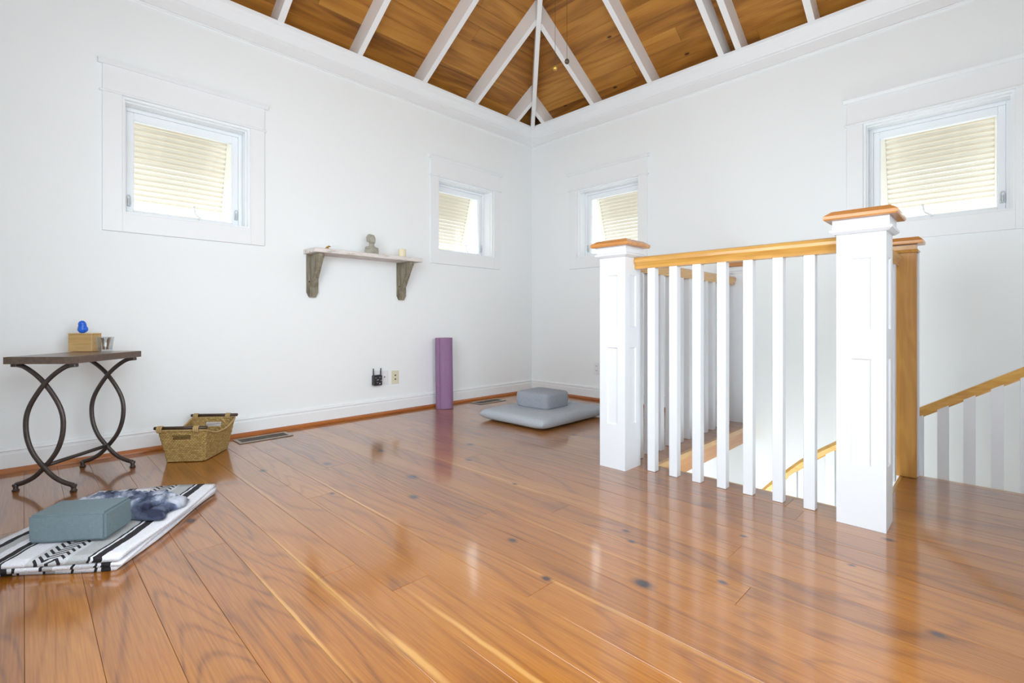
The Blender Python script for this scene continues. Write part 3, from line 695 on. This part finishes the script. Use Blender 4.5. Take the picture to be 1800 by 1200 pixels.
# closed stringer and treads
st = empty('staircase', (3.45, 0, DEEP), label='white stair flight with oak treads sunk below the floor edge at the right', cat='staircase')
n = 9
for k in range(n):
    y = -.42 + k*.235; z = -.19 - k*.185
    if y+.235 > SW1-.05: break
    MB().box(-.285, .340, y-.02, y+.235, z-.028-DEEP, z-DEEP, bev=.003).obj('tread', m_oak_x, st)
    MB().box(-.285, .340, y+.225, y+.2345, z-.185-DEEP, z-.029-DEEP).obj('riser', m_post, st)
sg = MB(); sg.prism([(y_, z_-DEEP) for y_, z_ in ((-.53,-.20),(-.2,-.41),(.3,-.73),(.68,-.99),(1.1,-1.45),(1.1,-1.8),(.68,-1.34),(.3,-1.06),(-.53,-.52))], 'x', -.345, -.290)
sg.obj('stringer', m_post, st)

# ---------------------------------------------------------------- wall shelf and what stands on it
r = empty('wall_shelf', (1.84, Y0, 1.222), label='distressed white wooden shelf on two grey wooden brackets, fixed on the left wall', cat='shelf')
s = MB(); s.prism([(-.445, -.001), (.445, -.001), (.440, -.186), (.436, -.190), (-.436, -.190), (-.440, -.186)], 'z', 0, .030)
bmesh.ops.bevel(s.bm, geom=list(s.bm.edges), offset=.003, segments=1, affect='EDGES')
s.obj('board', m_shelf, r)
for bx in (-.383, .352):
    bk = MB(); bk.prism([(-.040, -.001), (.040, -.001), (.040, -.270), (.022, -.305), (-.022, -.305), (-.040, -.270)], 'y', -.020, -.001)
    o = bk.obj('bracket', m_bracket, r); o.location = (bx, 0, 0)
    ar = MB(); ar.prism([(-.0205, -.002), (-.160, -.002), (-.160, -.020), (-.040, -.215), (-.0205, -.235)], 'x', -.020, .022)
    ar.obj('brace', m_bracket, o)
    MB().lathe([(0, 0), (.005, 0), (.005, .003), (0, .003)], n=8).xf(Matrix.Translation((-.026, -.020, -.195)) @ Matrix.Rotation(PI/2, 4, 'X')).obj('screw', m_black, o)
# stone bust
r = empty('stone_bust', (1.853, 3.330, 1.2525), R(20), label='small carved grey stone bust with a rounded head on the shelf', cat='figurine')
b = MB(); b.box(-.040, .040, -.030, .030, 0, .034, bev=.005)
b.lathe([(.0, .030), (.036, .030), (.034, .044), (.022, .054), (.018, .064), (.020, .070)], n=16, sy=.8)
b.box(-.046, -.020, -.024, .022, .026, .046, bev=.006); b.box(.020, .046, -.024, .022, .026, .046, bev=.006)
b.obj('base', m_stone, r, smooth=False)
hd = MB(); hd.ball((0, 0, .098), .027, 1.0, .95, 1.15, 16); hd.ball((0, -.020, .086), .012, .8, .8, 1.1, 10); hd.ball((0, -.029, .094), .005, .7, .8, 1.6, 8)
for k in range(18):
    a = k*2.4; e_ = .25 + .7*(k/18); hd.ball((.024*math.cos(a)*math.cos(e_), .006+.024*math.sin(a)*math.cos(e_) if math.sin(a) > -.3 else .004, .102+.028*math.sin(e_)), .0095, seg=8)
hd.ball((-.030, .004, .092), .014, .7, .9, 1.2, 8); hd.ball((.028, .004, .090), .013, .7, .9, 1.3, 8)
hd.obj('head', m_stone, r, smooth=True); r.scale = (1.12, 1.12, 1.12)
# candle
r = empty('pillar_candle', (2.112, 3.318, 1.2525), label='short ivory pillar candle near the right end of the wall shelf', cat='candle')
MB().lathe([(0, 0), (.028, 0), (.030, .002), (.030, .058), (.028, .061), (.018, .058), (0, .056)], n=28).obj('wax', m_wax, r, smooth=False)
MB().tube([(0, 0, .056), (.001, 0, .066)], .0012, 6).obj('wick', m_black, r)
# little brass bell-like ornament
r = empty('brass_ornament', (1.500, 3.315, 1.2525), label='tiny brass ornament at the left end of the wall shelf', cat='ornament')
b = MB(); b.lathe([(0, 0), (.016, 0), (.014, .006), (.008, .010), (.006, .016), (.0, .018)], n=12); b.tube([(0, 0, .010), (.012, -.003, .020), (.024, -.004, .019)], [.006, .006, .003], 8)
b.obj('body', m_brass, r, smooth=True)

# ---------------------------------------------------------------- outlets, range extender
def plate(name, x, z, mt, w_, h_, label, cat, holes, screws=True):
    r = empty(name, (x, Y0, z), label=label, cat=cat)
    MB().box(-w_/2, w_/2, -.006, -.0005, -h_/2, h_/2, bev=.002).obj('cover_plate', mt, r)
    for hz, hr_ in holes:
        MB().lathe([(0, 0), (hr_, 0), (hr_, .004), (hr_*.5, .004), (hr_*.5, .001), (0, .001)], n=12).xf(Matrix.Translation((0, -.0055, hz)) @ Matrix.Rotation(PI/2, 4, 'X')).obj('jack', m_black, r)
    if screws:
        for hz in (-.042, .042): MB().lathe([(0, 0), (.003, 0), (.002, .0015), (0, .0015)], n=8).xf(Matrix.Translation((0, -.0058, hz)) @ Matrix.Rotation(PI/2, 4, 'X')).obj('screw', m_latch, r)
    return r
plate('wall_plate', 2.138, .288, m_almond, .068, .108, 'almond wall plate with two dark jacks, low on the left wall', 'wall plate', [(.016, .006), (-.016, .006)])
plate('wall_plate', 2.040, .292, m_plate, .070, .112, 'white wall plate with a single dark jack beside the black plug-in device', 'wall plate', [(.006, .0045)])
r = empty('outlet', (1.965, Y0, .300), label='white power outlet behind the black plug-in device', cat='outlet')
MB().box(-.035, .035, -.006, -.0005, -.056, .056, bev=.002).obj('cover_plate', m_plate, r)
# right wall outlet
r = empty('outlet', (X0, 2.640, .300), R(-90), label='white duplex outlet low on the right wall near the corner', cat='outlet')
MB().box(-.035, .035, -.006, -.0005, -.057, .057, bev=.002).obj('cover_plate', m_plate, r)
for hz in (-.021, .021):
    o = MB().lathe([(0, 0), (.0165, 0), (.0165, .002), (0, .002)], n=16).xf(Matrix.Translation((0, -.006, hz)) @ Matrix.Rotation(PI/2, 4, 'X')).obj('receptacle', m_plate, r)
    k = MB(); k.box(-.007, -.005, -.0095, -.0078, hz-.005, hz+.006); k.box(.005, .007, -.0095, -.0078, hz-.005, hz+.006); k.obj('slot', m_black, o)
# black extender with two aerials
r = empty('network_extender', (1.962, Y0-.0065, .288), label='black plug-in network extender with two upright aerials, low on the left wall', cat='network device')
b = MB(); b.box(-.038, .034, -.046, 0, -.048, .034, bev=.006)
b.obj('body', m_black, r)
f = MB(); rr = random.Random(3)
for k in range(9):
    a = rr.uniform(-.03, .024); c_ = rr.uniform(-.040, .024); f.box(a, a+.010, -.0475, -.0461, c_, c_+.003)
f.obj('front_marks', m_latch, r)
for sx in (-.032, .031):
    MB().tube([(sx, -.022, .020), (sx*1.03, -.022, .086)], [.006, .0045], 8).obj('antenna', m_black, r)

# ---------------------------------------------------------------- floor registers
def register(x0, x1, y0, y1, label):
    cx, cy = (x0+x1)/2, (y0+y1)/2; r = empty('floor_register', (cx, cy, .0005), label=label, cat='floor vent')
    hx, hy = (x1-x0)/2, (y1-y0)/2; f = MB(); t = .022; h_ = .005
    for (a, b, c, d) in ((-hx, hx, -hy, -hy+t), (-hx, hx, hy-t, hy), (-hx, -hx+t, -hy+t, hy-t), (hx-t, hx, -hy+t, hy-t)): f.box(a, b, c, d, 0, h_, bev=.002)
    f.obj('frame', m_metal, r)
    MB().box(-hx+t, hx-t, -hy+t, hy-t, 0, .001).obj('damper', m_black, r)
    sl = None; xx = -hx+t+.006; locs = []
    while xx < hx-t-.004: locs.append((xx, 0, 0)); xx += .0105
    s_ = MB().box(-.0022, .0022, -hy+t, hy-t, .0012, .0042).obj('slat', m_regdark, r); copies(s_, locs)
register(.925, 1.245, 3.245, 3.385, 'bronze floor register beside the wicker basket')
register(2.865, 3.185, 3.235, 3.375, 'bronze floor register behind the grey floor cushion')

# ---------------------------------------------------------------- rolled mat
r = empty('yoga_mat', (2.545, 3.335, .001), label='rolled purple yoga mat standing upright against the left wall', cat='yoga mat')
b = MB(); bm = b.bm; turns = 8; th = .0072; Rm = .077; n_ = 34*turns; inn, out = [], []
for k in range(n_+1):
    a = 2*PI*k/34; ra = Rm - (turns*1.0 - k/34)*th*1.12
    if ra < .008: continue
    # the outer end of the spiral is at the front left
    aa = a + R(200); inn.append((ra-th, aa)); out.append((ra, aa))
H_ = .600
def rv(p, z): return bm.verts.new((p[0]*math.cos(p[1]), p[0]*math.sin(p[1]), z))
A0 = [rv(p, 0) for p in inn]; B0 = [rv(p, 0) for p in out]; A1 = [rv(p, H_) for p in inn]; B1 = [rv(p, H_) for p in out]
for i in range(len(inn)-1):
    bm.faces.new((A0[i], A0[i+1], A1[i+1], A1[i])); bm.faces.new((B0[i], B0[i+1], B1[i+1], B1[i])); bm.faces.new((A1[i], A1[i+1], B1[i+1], B1[i])); bm.faces.new((A0[i], A0[i+1], B0[i+1], B0[i]))
for i in (0, -1): bm.faces.new((A0[i], B0[i], B1[i], A1[i]))
o = b.obj('rolled_foam', m_mat, r)
r.rotation_euler = (R(-1.2), 0, 0)

# ---------------------------------------------------------------- floor cushion and block cushion
def pillow(hx, hy, h_, n=18, pw=4.0, lump=.0, seed=1, pinch=.0):
    rr = random.Random(seed); m = MB(); bm = m.bm
    def prof(u, v): 
        e_ = (1-abs(u)**pw)*(1-abs(v)**pw); return max(e_, 0)**.25
    ph = [rr.uniform(0, 6) for _ in range(6)]
    top = {}; bot = {}
    for i in range(n+1):
        for j in range(n+1):
            u, v = -1+2*i/n, -1+2*j/n
            u = math.copysign(1-(1-abs(u))**1.5, u) if u else 0; v = math.copysign(1-(1-abs(v))**1.5, v) if v else 0
            x_ = hx*u*(1-pinch*(1-v*v)*abs(u)); y_ = hy*v*(1-pinch*(1-u*u)*abs(v))
            e_ = prof(u, v); l_ = lump*(math.sin(7*u+ph[0])*math.sin(6*v+ph[1])+.6*math.sin(13*u+5*v+ph[2]))
            edge = abs(u) > .999 or abs(v) > .999
            zt = h_*.52 + e_*(h_*.48) + (l_ if not edge else 0); zb = h_*.52*(1-e_)
            t_ = bm.verts.new((x_, y_, zt)); top[i, j] = t_
            bot[i, j] = t_ if edge else bm.verts.new((x_, y_, max(zb, 0)))
    for i in range(n):
        for j in range(n):
            bm.faces.new((top[i,j], top[i+1,j], top[i+1,j+1], top[i,j+1]))
            q = (bot[i,j], bot[i,j+1], bot[i+1,j+1], bot[i+1,j])
            if len(set(q)) == 4 : bm.faces.new(q)
    return m
r = empty('floor_cushion', (2.83, 2.455, .001), R(1), label='large flat light grey square floor cushion near the corner', cat='cushion')
pillow(.40, .318, .092, pw=6, lump=.0022, seed=4, pinch=.012).obj('cover', m_fab, r, smooth=True, sub=1)
pp = MB(); 
r = empty('meditation_cushion', (2.836, 2.480, .083), R(2), label='small darker grey block cushion on top of the flat grey floor cushion', cat='cushion')
def roundblock(hx, hy, h_, rad, lump=.002, seed=2, seg=4):
    m = MB(); bm = m.bm; bmesh.ops.create_cube(bm, size=2)
    bmesh.ops.subdivide_edges(bm, edges=bm.edges, cuts=7, use_grid_fill=True)
    rr = random.Random(seed); ph = [rr.uniform(0, 6) for _ in range(6)]
    for v in bm.verts:
        p = v.co.copy(); q = Vector((p.x*hx, p.y*hy, p.z*h_/2))
        c = Vector((max(-hx+rad, min(hx-rad, q.x)), max(-hy+rad, min(hy-rad, q.y)), max(-h_/2+rad, min(h_/2-rad, q.z))))
        d = q-c
        if d.length > 1e-6: q = c + d.normalized()*rad
        w_ = lump*(math.sin(30*q.x+ph[0])+math.sin(27*q.y+ph[1])+math.sin(35*q.z+ph[2]))
        dirn = (p.normalized()); q += dirn*w_
        # belly in the faces
        q.x *= 1+.05*(1-(p.z)**2)*(abs(p.x) > .9); q.y *= 1+.05*(1-(p.z)**2)*(abs(p.y) > .9)
        if p.z > .9: q.z += .008*(1-p.x**2)*(1-p.y**2)
        v.co = q + Vector((0, 0, h_/2))
    return m
roundblock(.138, .150, .128, .018, lump=.0012).obj('cover', m_fab2, r, smooth=True, sub=1)
sm = MB(); pts = [(.136*math.copysign(min(1, abs(math.cos(a))*1.35), math.cos(a)), .148*math.copysign(min(1, abs(math.sin(a))*1.35), math.sin(a)), .102) for a in [2*PI*k/40 for k in range(41)]]
sm.tube(pts, .0035, 6, cap=False).obj('piping', m_fab, r, smooth=True)

# ---------------------------------------------------------------- iron side table
fwd, rgt = Vector((.683, .730, 0)), Vector((.730, -.683, 0))
TM = Matrix.Translation((.186, 3.105, 0)) @ Matrix(((rgt.x, fwd.x, 0, 0), (rgt.y, fwd.y, 0, 0), (0, 0, 1, 0), (0, 0, 0, 1)))
r = empty('side_table', (.186, 3.105, 0), label='small iron side table with crossing curved legs and dark wooden top by the left wall', cat='table'); r.matrix_world = TM
ZT = .596
MB().box(-.140, .140, -.205, .205, ZT-.028, ZT, bev=.002).obj('tabletop', m_walnut, r)
e2 = MB()
for a in ((-.144, .144, -.209, -.2052), (-.144, .144, .2052, .209), (-.144, -.1402, -.2052, .2052), (.1402, .144, -.2052, .2052)): e2.box(*a, ZT-.031, ZT-.001)
e2.obj('edge_band', plain('edge_wood', (.12,.085,.065), .5, var=.5, scale=70), r)
def catmull(P, n=8):
    out = []
    Q = [P[0]] + P + [P[-1]]
    for i in range(1, len(Q)-2):
        p0, p1, p2, p3 = [Vector(q) for q in Q[i-1:i+3]]
        for k in range(n):
            t = k/n; out.append(.5*((2*p1)+(p2-p0)*t+(2*p0-5*p1+4*p2-p3)*t*t+(3*p1-p0-3*p2+p3)*t**3))
    out.append(Vector(P[-1])); return out
for yy in (-.175, .175):
    for sx in (-1, 1):
        P = [(-.132, .560), (-.095, .550), (-.045, .515), (0, .468), (.045, .400), (.068, .345), (.074, .290), (.066, .228), (.042, .168), (0, .112), (-.045, .066), (-.090, .040), (-.128, .028)]
        pts = [Vector((sx*p[0], yy + .007*sx, p[1])) for p in P]
        pts = catmull([tuple(v) for v in pts])
        o = MB().tube(pts, .0105, 8, sq=.8).obj('leg', m_iron, r, smooth=True)
        ft = MB(); ft.lathe([(0, 0), (.012, 0), (.014, .004), (.009, .010), (.009, .018), (.012, .022), (.012, .030), (0, .034)], c=(-sx*.130, yy+.007*sx, .0005), n=12); ft.obj('foot', m_iron, o, smooth=False)
        tp = MB().box(-sx*.132-.012, -sx*.132+.012, yy+.007*sx-.011, yy+.007*sx+.011, .5495, .5645, bev=.002).obj('bracket_plate', m_iron, o)
MB().tube([(0, -.175, .112), (0, 0, .112), (0, .175, .112)], .009, 8).obj('stretcher', m_iron, r, smooth=True)
# box, ornament, glass on the table
r = empty('bamboo_box', (.222, 3.292, ZT+.0005), math.atan2(-.7099, .7043), label='square pale bamboo box on the side table', cat='box')
MB().box(-.060, .060, -.030, .030, 0, .086, bev=.002).obj('body', m_bamboo, r); MB().box(-.0605, .0605, -.0305, .0305, .0865, .093, bev=.002).obj('lid', m_bamboo, r)
r = empty('bird_figurine', (.213, 3.300, ZT+.094), R(-50), label='small bright blue bird figurine standing on the bamboo box', cat='figurine')
b = MB(); b.ball((0, 0, .019), .0205, 1.0, 1.0, .98, 16); b.ball((0, -.002, .046), .0160, 1, 1, 1.1, 16); b.lathe([(.0205, .020), (.0185, .030), (.0162, .040), (.016, .046)], n=18)
b.obj('body', m_blue, r, smooth=True)
MB().lathe([(0, .010), (.003, .004), (.0045, 0), (0, -.001)], n=8).xf(Matrix.Translation((.002, -.015, .043)) @ Matrix.Rotation(PI/2, 4, 'X')).obj('beak', m_blue, r)
e_ = MB(); e_.ball((.009, -.011, .047), .0026, seg=8); e_.ball((-.008, -.012, .047), .0022, seg=8); e_.obj('eyes', m_black, r)
w2 = MB(); w2.ball((.018, .002, .020), .013, .35, .9, 1.05, 10); w2.ball((-.018, .002, .020), .013, .35, .9, 1.05, 10); w2.obj('wings', m_blue, r, smooth=True)
r = empty('glass_tumbler', (.290, 3.176, ZT+.0005), label='small clear glass tumbler holding brown sticks beside the bamboo box', cat='glass')
MB().lathe([(0, 0), (.027, 0), (.0285, .003), (.037, .074), (.0355, .0745), (.0272, .012), (0, .010)], n=28).obj('cup', m_glass, r, smooth=True)
rr = random.Random(5)
for k in range(9):
    a = rr.uniform(0, 6.28); q = rr.uniform(.002, .014)
    MB().tube([(q*math.cos(a), q*math.sin(a), .012), (q*1.9*math.cos(a), q*1.9*math.sin(a), .062+rr.uniform(0, .010))], .0022, 6).obj('stick', m_cap if k % 2 else m_darkrod, r)

# ---------------------------------------------------------------- basket
u1, u2 = Vector((.770, -.638, 0)), Vector((.638, .770, 0))          # short and long directions
BMx = Matrix(((u1.x, u2.x, 0, .692), (u1.y, u2.y, 0, 3.158), (0, 0, 1, 0), (0, 0, 0, 1)))
r = empty('wicker_basket', (.692, 3.158, 0), label='rectangular woven seagrass basket with dark rod handles on the floor', cat='basket'); r.matrix_world = BMx
def basket():
    m = MB(); bm = m.bm; nx, ny, nz = 16, 22, 14; hx0, hy0, hx1, hy1 = .098, .135, .122, .172
    def rim(u, v):                                          # height of the rim: high ends, dipping sides
        t = abs(v); return .132 + .040*max(0, (t-.25)/.75)**1.3
    loop = []
    for k in range(nx): loop.append((-1+2*k/nx, -1))
    for k in range(ny): loop.append((1, -1+2*k/ny))
    for k in range(nx): loop.append((1-2*k/nx, 1))
    for k in range(ny): loop.append((-1, 1-2*k/ny))
    n = len(loop); grid = []
    uvl = bm.loops.layers.uv.new('UVMap')
    for j in range(nz+1):
        t = j/nz; row = []
        for i, (u, v) in enumerate(loop):
            h_ = rim(u, v) if abs(v) < .999 else .172
            wx, wy = hx0+(hx1-hx0)*t, hy0+(hy1-hy0)*t
            w_ = .0012*(1 if (i+j) % 2 else -1)
            du, dv = (u if abs(u) > .999 else 0), (v if abs(v) > .999 else 0)
            cr = .93 if abs(u) > .999 and abs(v) > .999 else 1
            row.append(bm.verts.new((u*wx*cr + du*w_, v*wy*cr + dv*w_, .003+t*h_)))
        grid.append(row)
    for j in range(nz):
        for i in range(n):
            u, v = loop[i]; u2_, v2_ = loop[(i+1) % n]
            if abs(v) > .999 and abs(v2_) > .999 and abs((u+u2_)/2) < .36 and 10 <= j <= 11: continue       # hand holes
            f = bm.faces.new((grid[j][i], grid[j][(i+1) % n], grid[j+1][(i+1) % n], grid[j+1][i]))
            for l, (a, b) in zip(f.loops, ((i, j), (i+1, j), (i+1, j+1), (i, j+1))): l[uvl].uv = (a*1.6, b*1.5)
    f = bm.faces.new([grid[0][i] for i in range(n)][::-1])
    return m
bo = basket().obj('body', m_sea, r)
md = bo.modifiers.new('thickness', 'SOLIDIFY'); md.thickness = .007; md.offset = -1
rimp = []
for k in range(81):
    a = 2*PI*k/80; c_, s_ = math.cos(a), math.sin(a); q = max(abs(c_), abs(s_)); u, v = c_/q, s_/q
    zz = .135 + .040*max(0, (abs(v)-.25)/.75)**1.3 if abs(v) < .999 else .175
    rimp.append((u*.122*(.96 if abs(u) > .9 and abs(v) > .9 else 1), v*.172*(.97 if abs(u) > .9 and abs(v) > .9 else 1), zz+.002))
MB().tube(rimp, .0055, 6, cap=False).obj('rim', m_rope, r, smooth=True)
for sy in (-1, 1):
    h_ = MB().tube([(-.130, sy*.172, .190), (0, sy*.172, .190), (.130, sy*.172, .190)], .0088, 10).obj('handle_rod', m_darkrod, r, smooth=True)
    for sx in (-.102, .078):
        p_ = [(sx, sy*.172 + .0125*math.cos(a), .183 + .0150*math.sin(a)) for a in [2*PI*k/12 for k in range(13)]]
        w_ = MB()
        for d in (-.009, 0, .009): w_.tube([(x_+d, y_, z_) for x_, y_, z_ in p_], .0050, 6, cap=False)
        w_.obj('rope_wrap', m_rope, h_, smooth=True)

# ---------------------------------------------------------------- folded blanket, cloth, block
uu, vv = Vector((.594, .805, 0)), Vector((-.805, .594, 0))
BM_ = Matrix(((vv.x, uu.x, 0, .208), (vv.y, uu.y, 0, 1.878), (0, 0, 1, .001), (0, 0, 0, 1)))    # local x = across (stripes), local y = along
r = empty('folded_blanket', (.208, 1.878, 0), label='folded black, white and grey striped woven blanket on the floor at lower left', cat='blanket'); r.matrix_world = BM_
def fold(x0, x1, y0, y1, z0, z1, seed, mt):
    """flattened folded layer: rounded long edge at x0, open edges elsewhere, gently uneven"""
    m = MB(); bm = m.bm; rr = random.Random(seed); ph = [rr.uniform(0, 6) for _ in range(4)]; nx, ny = 26, 22; h_ = z1-z0; rad = h_/2
    def wob(x_, y_): return .0022*math.sin(9*x_+7*y_+ph[0])+.0016*math.sin(17*y_-6*x_+ph[1])
    prof = []                                     # closed outline in x-z
    for k in range(7): a = PI*1.5 - PI*k/6; prof.append((x0+rad+rad*math.cos(a), z0+rad+rad*math.sin(a)))
    top = [(x0+rad+(x1-x0-rad)*(k+1)/nx, z1) for k in range(nx)]; bot = [(x1-(x1-x0-rad)*k/nx, z0) for k in range(nx)]
    prof = prof + top + bot; rows = []
    for j in range(ny+1):
        y_ = y0+(y1-y0)*j/ny; ed = .006*math.sin(11*y_+ph[2]); row = []
        for px_, pz in prof:
            up = (pz-z0)/h_; xx_ = px_ + ed*(1 if px_ < x0+.05 else .3)
            yy_ = y_ + (.008*math.sin(14*px_+ph[3]) if j in (0, ny) else 0)
            row.append(bm.verts.new((xx_, yy_, max(pz + (wob(px_, y_)+.001)*up, z0))))
        rows.append(row)
    n = len(prof)
    for a, b in zip(rows, rows[1:]):
        for k in range(n): bm.faces.new((a[k], a[(k+1) % n], b[(k+1) % n], b[k]))
    bm.faces.new(rows[0]); bm.faces.new(rows[-1][::-1])
    return m
fold(.004, .46, .003, .655, .000, .0115, 3, None).obj('under_fold', m_blanket2, r, smooth=True)
fold(.000, .455, -.002, .650, .0135, .026, 5, None).obj('middle_fold', m_blanket2, r, smooth=True)
fold(-.003, .45, .002, .652, .0275, .041, 9, None).obj('top_fold', m_blanket, r, smooth=True)
fr = MB(); rr = random.Random(8)
for k in range(34):
    y_ = .16 + k*.014; fr.tube([(.448, y_, .02), (.470, y_+rr.uniform(-.008, .008), .010), (.490+rr.uniform(0, .02), y_+rr.uniform(-.012, .012), .004)], .0018, 5)
fo = fr.obj('fringe', plain('fringe_cotton', (.66,.60,.55), .95), r); fo['kind'] = 'stuff'
# block
r = empty('yoga_block', (.0, 0, 0), label='blue-grey foam yoga block lying on the striped blanket', cat='yoga block')
r.matrix_world = BM_ @ Matrix.Translation((.222, .185, .0465)) @ Matrix.Rotation(R(0), 4, 'Z')
_b = MB().box(-.110, .110, -.070, .070, 0, .090); bmesh.ops.bevel(_b.bm, geom=list(_b.bm.edges), offset=.007, segments=2, affect='EDGES'); _b.obj('body', m_block, r)
for v in r.children[0].data.vertices:
    pass
# cloth
r = empty('tie_dye_cloth', (.0, 0, 0), label='crumpled navy and white tie-dyed cloth behind the foam block on the blanket', cat='cloth')
r.matrix_world = BM_ @ Matrix.Translation((.195, .375, .0475)) @ Matrix.Rotation(R(6), 4, 'Z')
c_ = MB(); bm = c_.bm; nx, ny = 40, 26; rr = random.Random(11); rows = []
for lay, (sx, sy, z_, dx, dy, hh) in enumerate(((.180, .095, 0, 0, 0, .030), (.150, .070, .024, .02, .006, .024))):
    bmesh_top = {}
    for i in range(nx+1):
        for j in range(ny+1):
            u, v = -1+2*i/nx, -1+2*j/ny
            e_ = max(0, (1-abs(u)**6)*(1-abs(v)**4))**.35
            x_ = sx*u*(1+.06*math.sin(5*v+lay*2)) + dx; y_ = sy*v*(1+.10*math.sin(6*u+lay)) + dy
            z2 = z_ + hh*e_ + .006*e_*math.sin(16*u+7*v+lay*1.7) + .004*e_*math.sin(31*v-9*u+lay)
            bmesh_top[i, j] = bm.verts.new((x_, y_, max(z2, z_)))
    for i in range(nx):
        for j in range(ny): bm.faces.new((bmesh_top[i,j], bmesh_top[i+1,j], bmesh_top[i+1,j+1], bmesh_top[i,j+1]))
    edge = [bmesh_top[i, 0] for i in range(nx+1)] + [bmesh_top[nx, j] for j in range(1, ny+1)] + [bmesh_top[i, ny] for i in range(nx-1, -1, -1)] + [bmesh_top[0, j] for j in range(ny-1, 0, -1)]
    bm.faces.new(edge[::-1])
c_.obj('fabric', m_dye, r, smooth=True)

# ---------------------------------------------------------------- ceiling fan over the room's centre (only its pull chains hang into view)
r = empty('ceiling_fan', (PX, PY, 2.80), R(12), label='ceiling fan of which only two pull chains with small wooden balls hang into view', cat='ceiling fan')
m_fan = plain('fan_white', (.7,.7,.7), .4)
MB().lathe([(0, -.06), (.05, -.06), (.10, -.04), (.12, 0), (.11, .05), (.05, .09), (0, .09)], n=28).obj('motor_housing', m_fan, r, smooth=True)
MB().tube([(0, 0, .091), (0, 0, 1.10)], .014, 12).obj('downrod', m_fan, r)
MB().lathe([(.014, .98), (.06, 1.05), (.06, 1.09), (.014, 1.09)], n=20).obj('canopy', m_fan, r)
for k in range(5):
    b = MB(); b.box(.125, .56, -.055, .055, -.004, .004, bev=.002); b.box(.09, .16, -.015, .015, -.010, -.0045); b.xf(Matrix.Rotation(2*PI*k/5, 4, 'Z')).obj('blade', m_fan, r)
inv = Matrix.Rotation(-R(12), 4, 'Z')
for (ox, oy, zb, c2) in ((.020, -.030, 1.985, m_darkrod), (-.024, .006, 1.950, m_brass)):
    p0 = inv @ Vector((ox, oy, 0))
    ch = MB().tube([(p0.x, p0.y, -.06), (p0.x, p0.y, zb-2.80+.010)], .0008, 6).obj('pull_chain', m_darkrod, r)
    MB().ball((p0.x, p0.y, zb-2.80), .0115, 1, 1, 1.1, 12).obj('chain_ball', c2, ch, smooth=True)
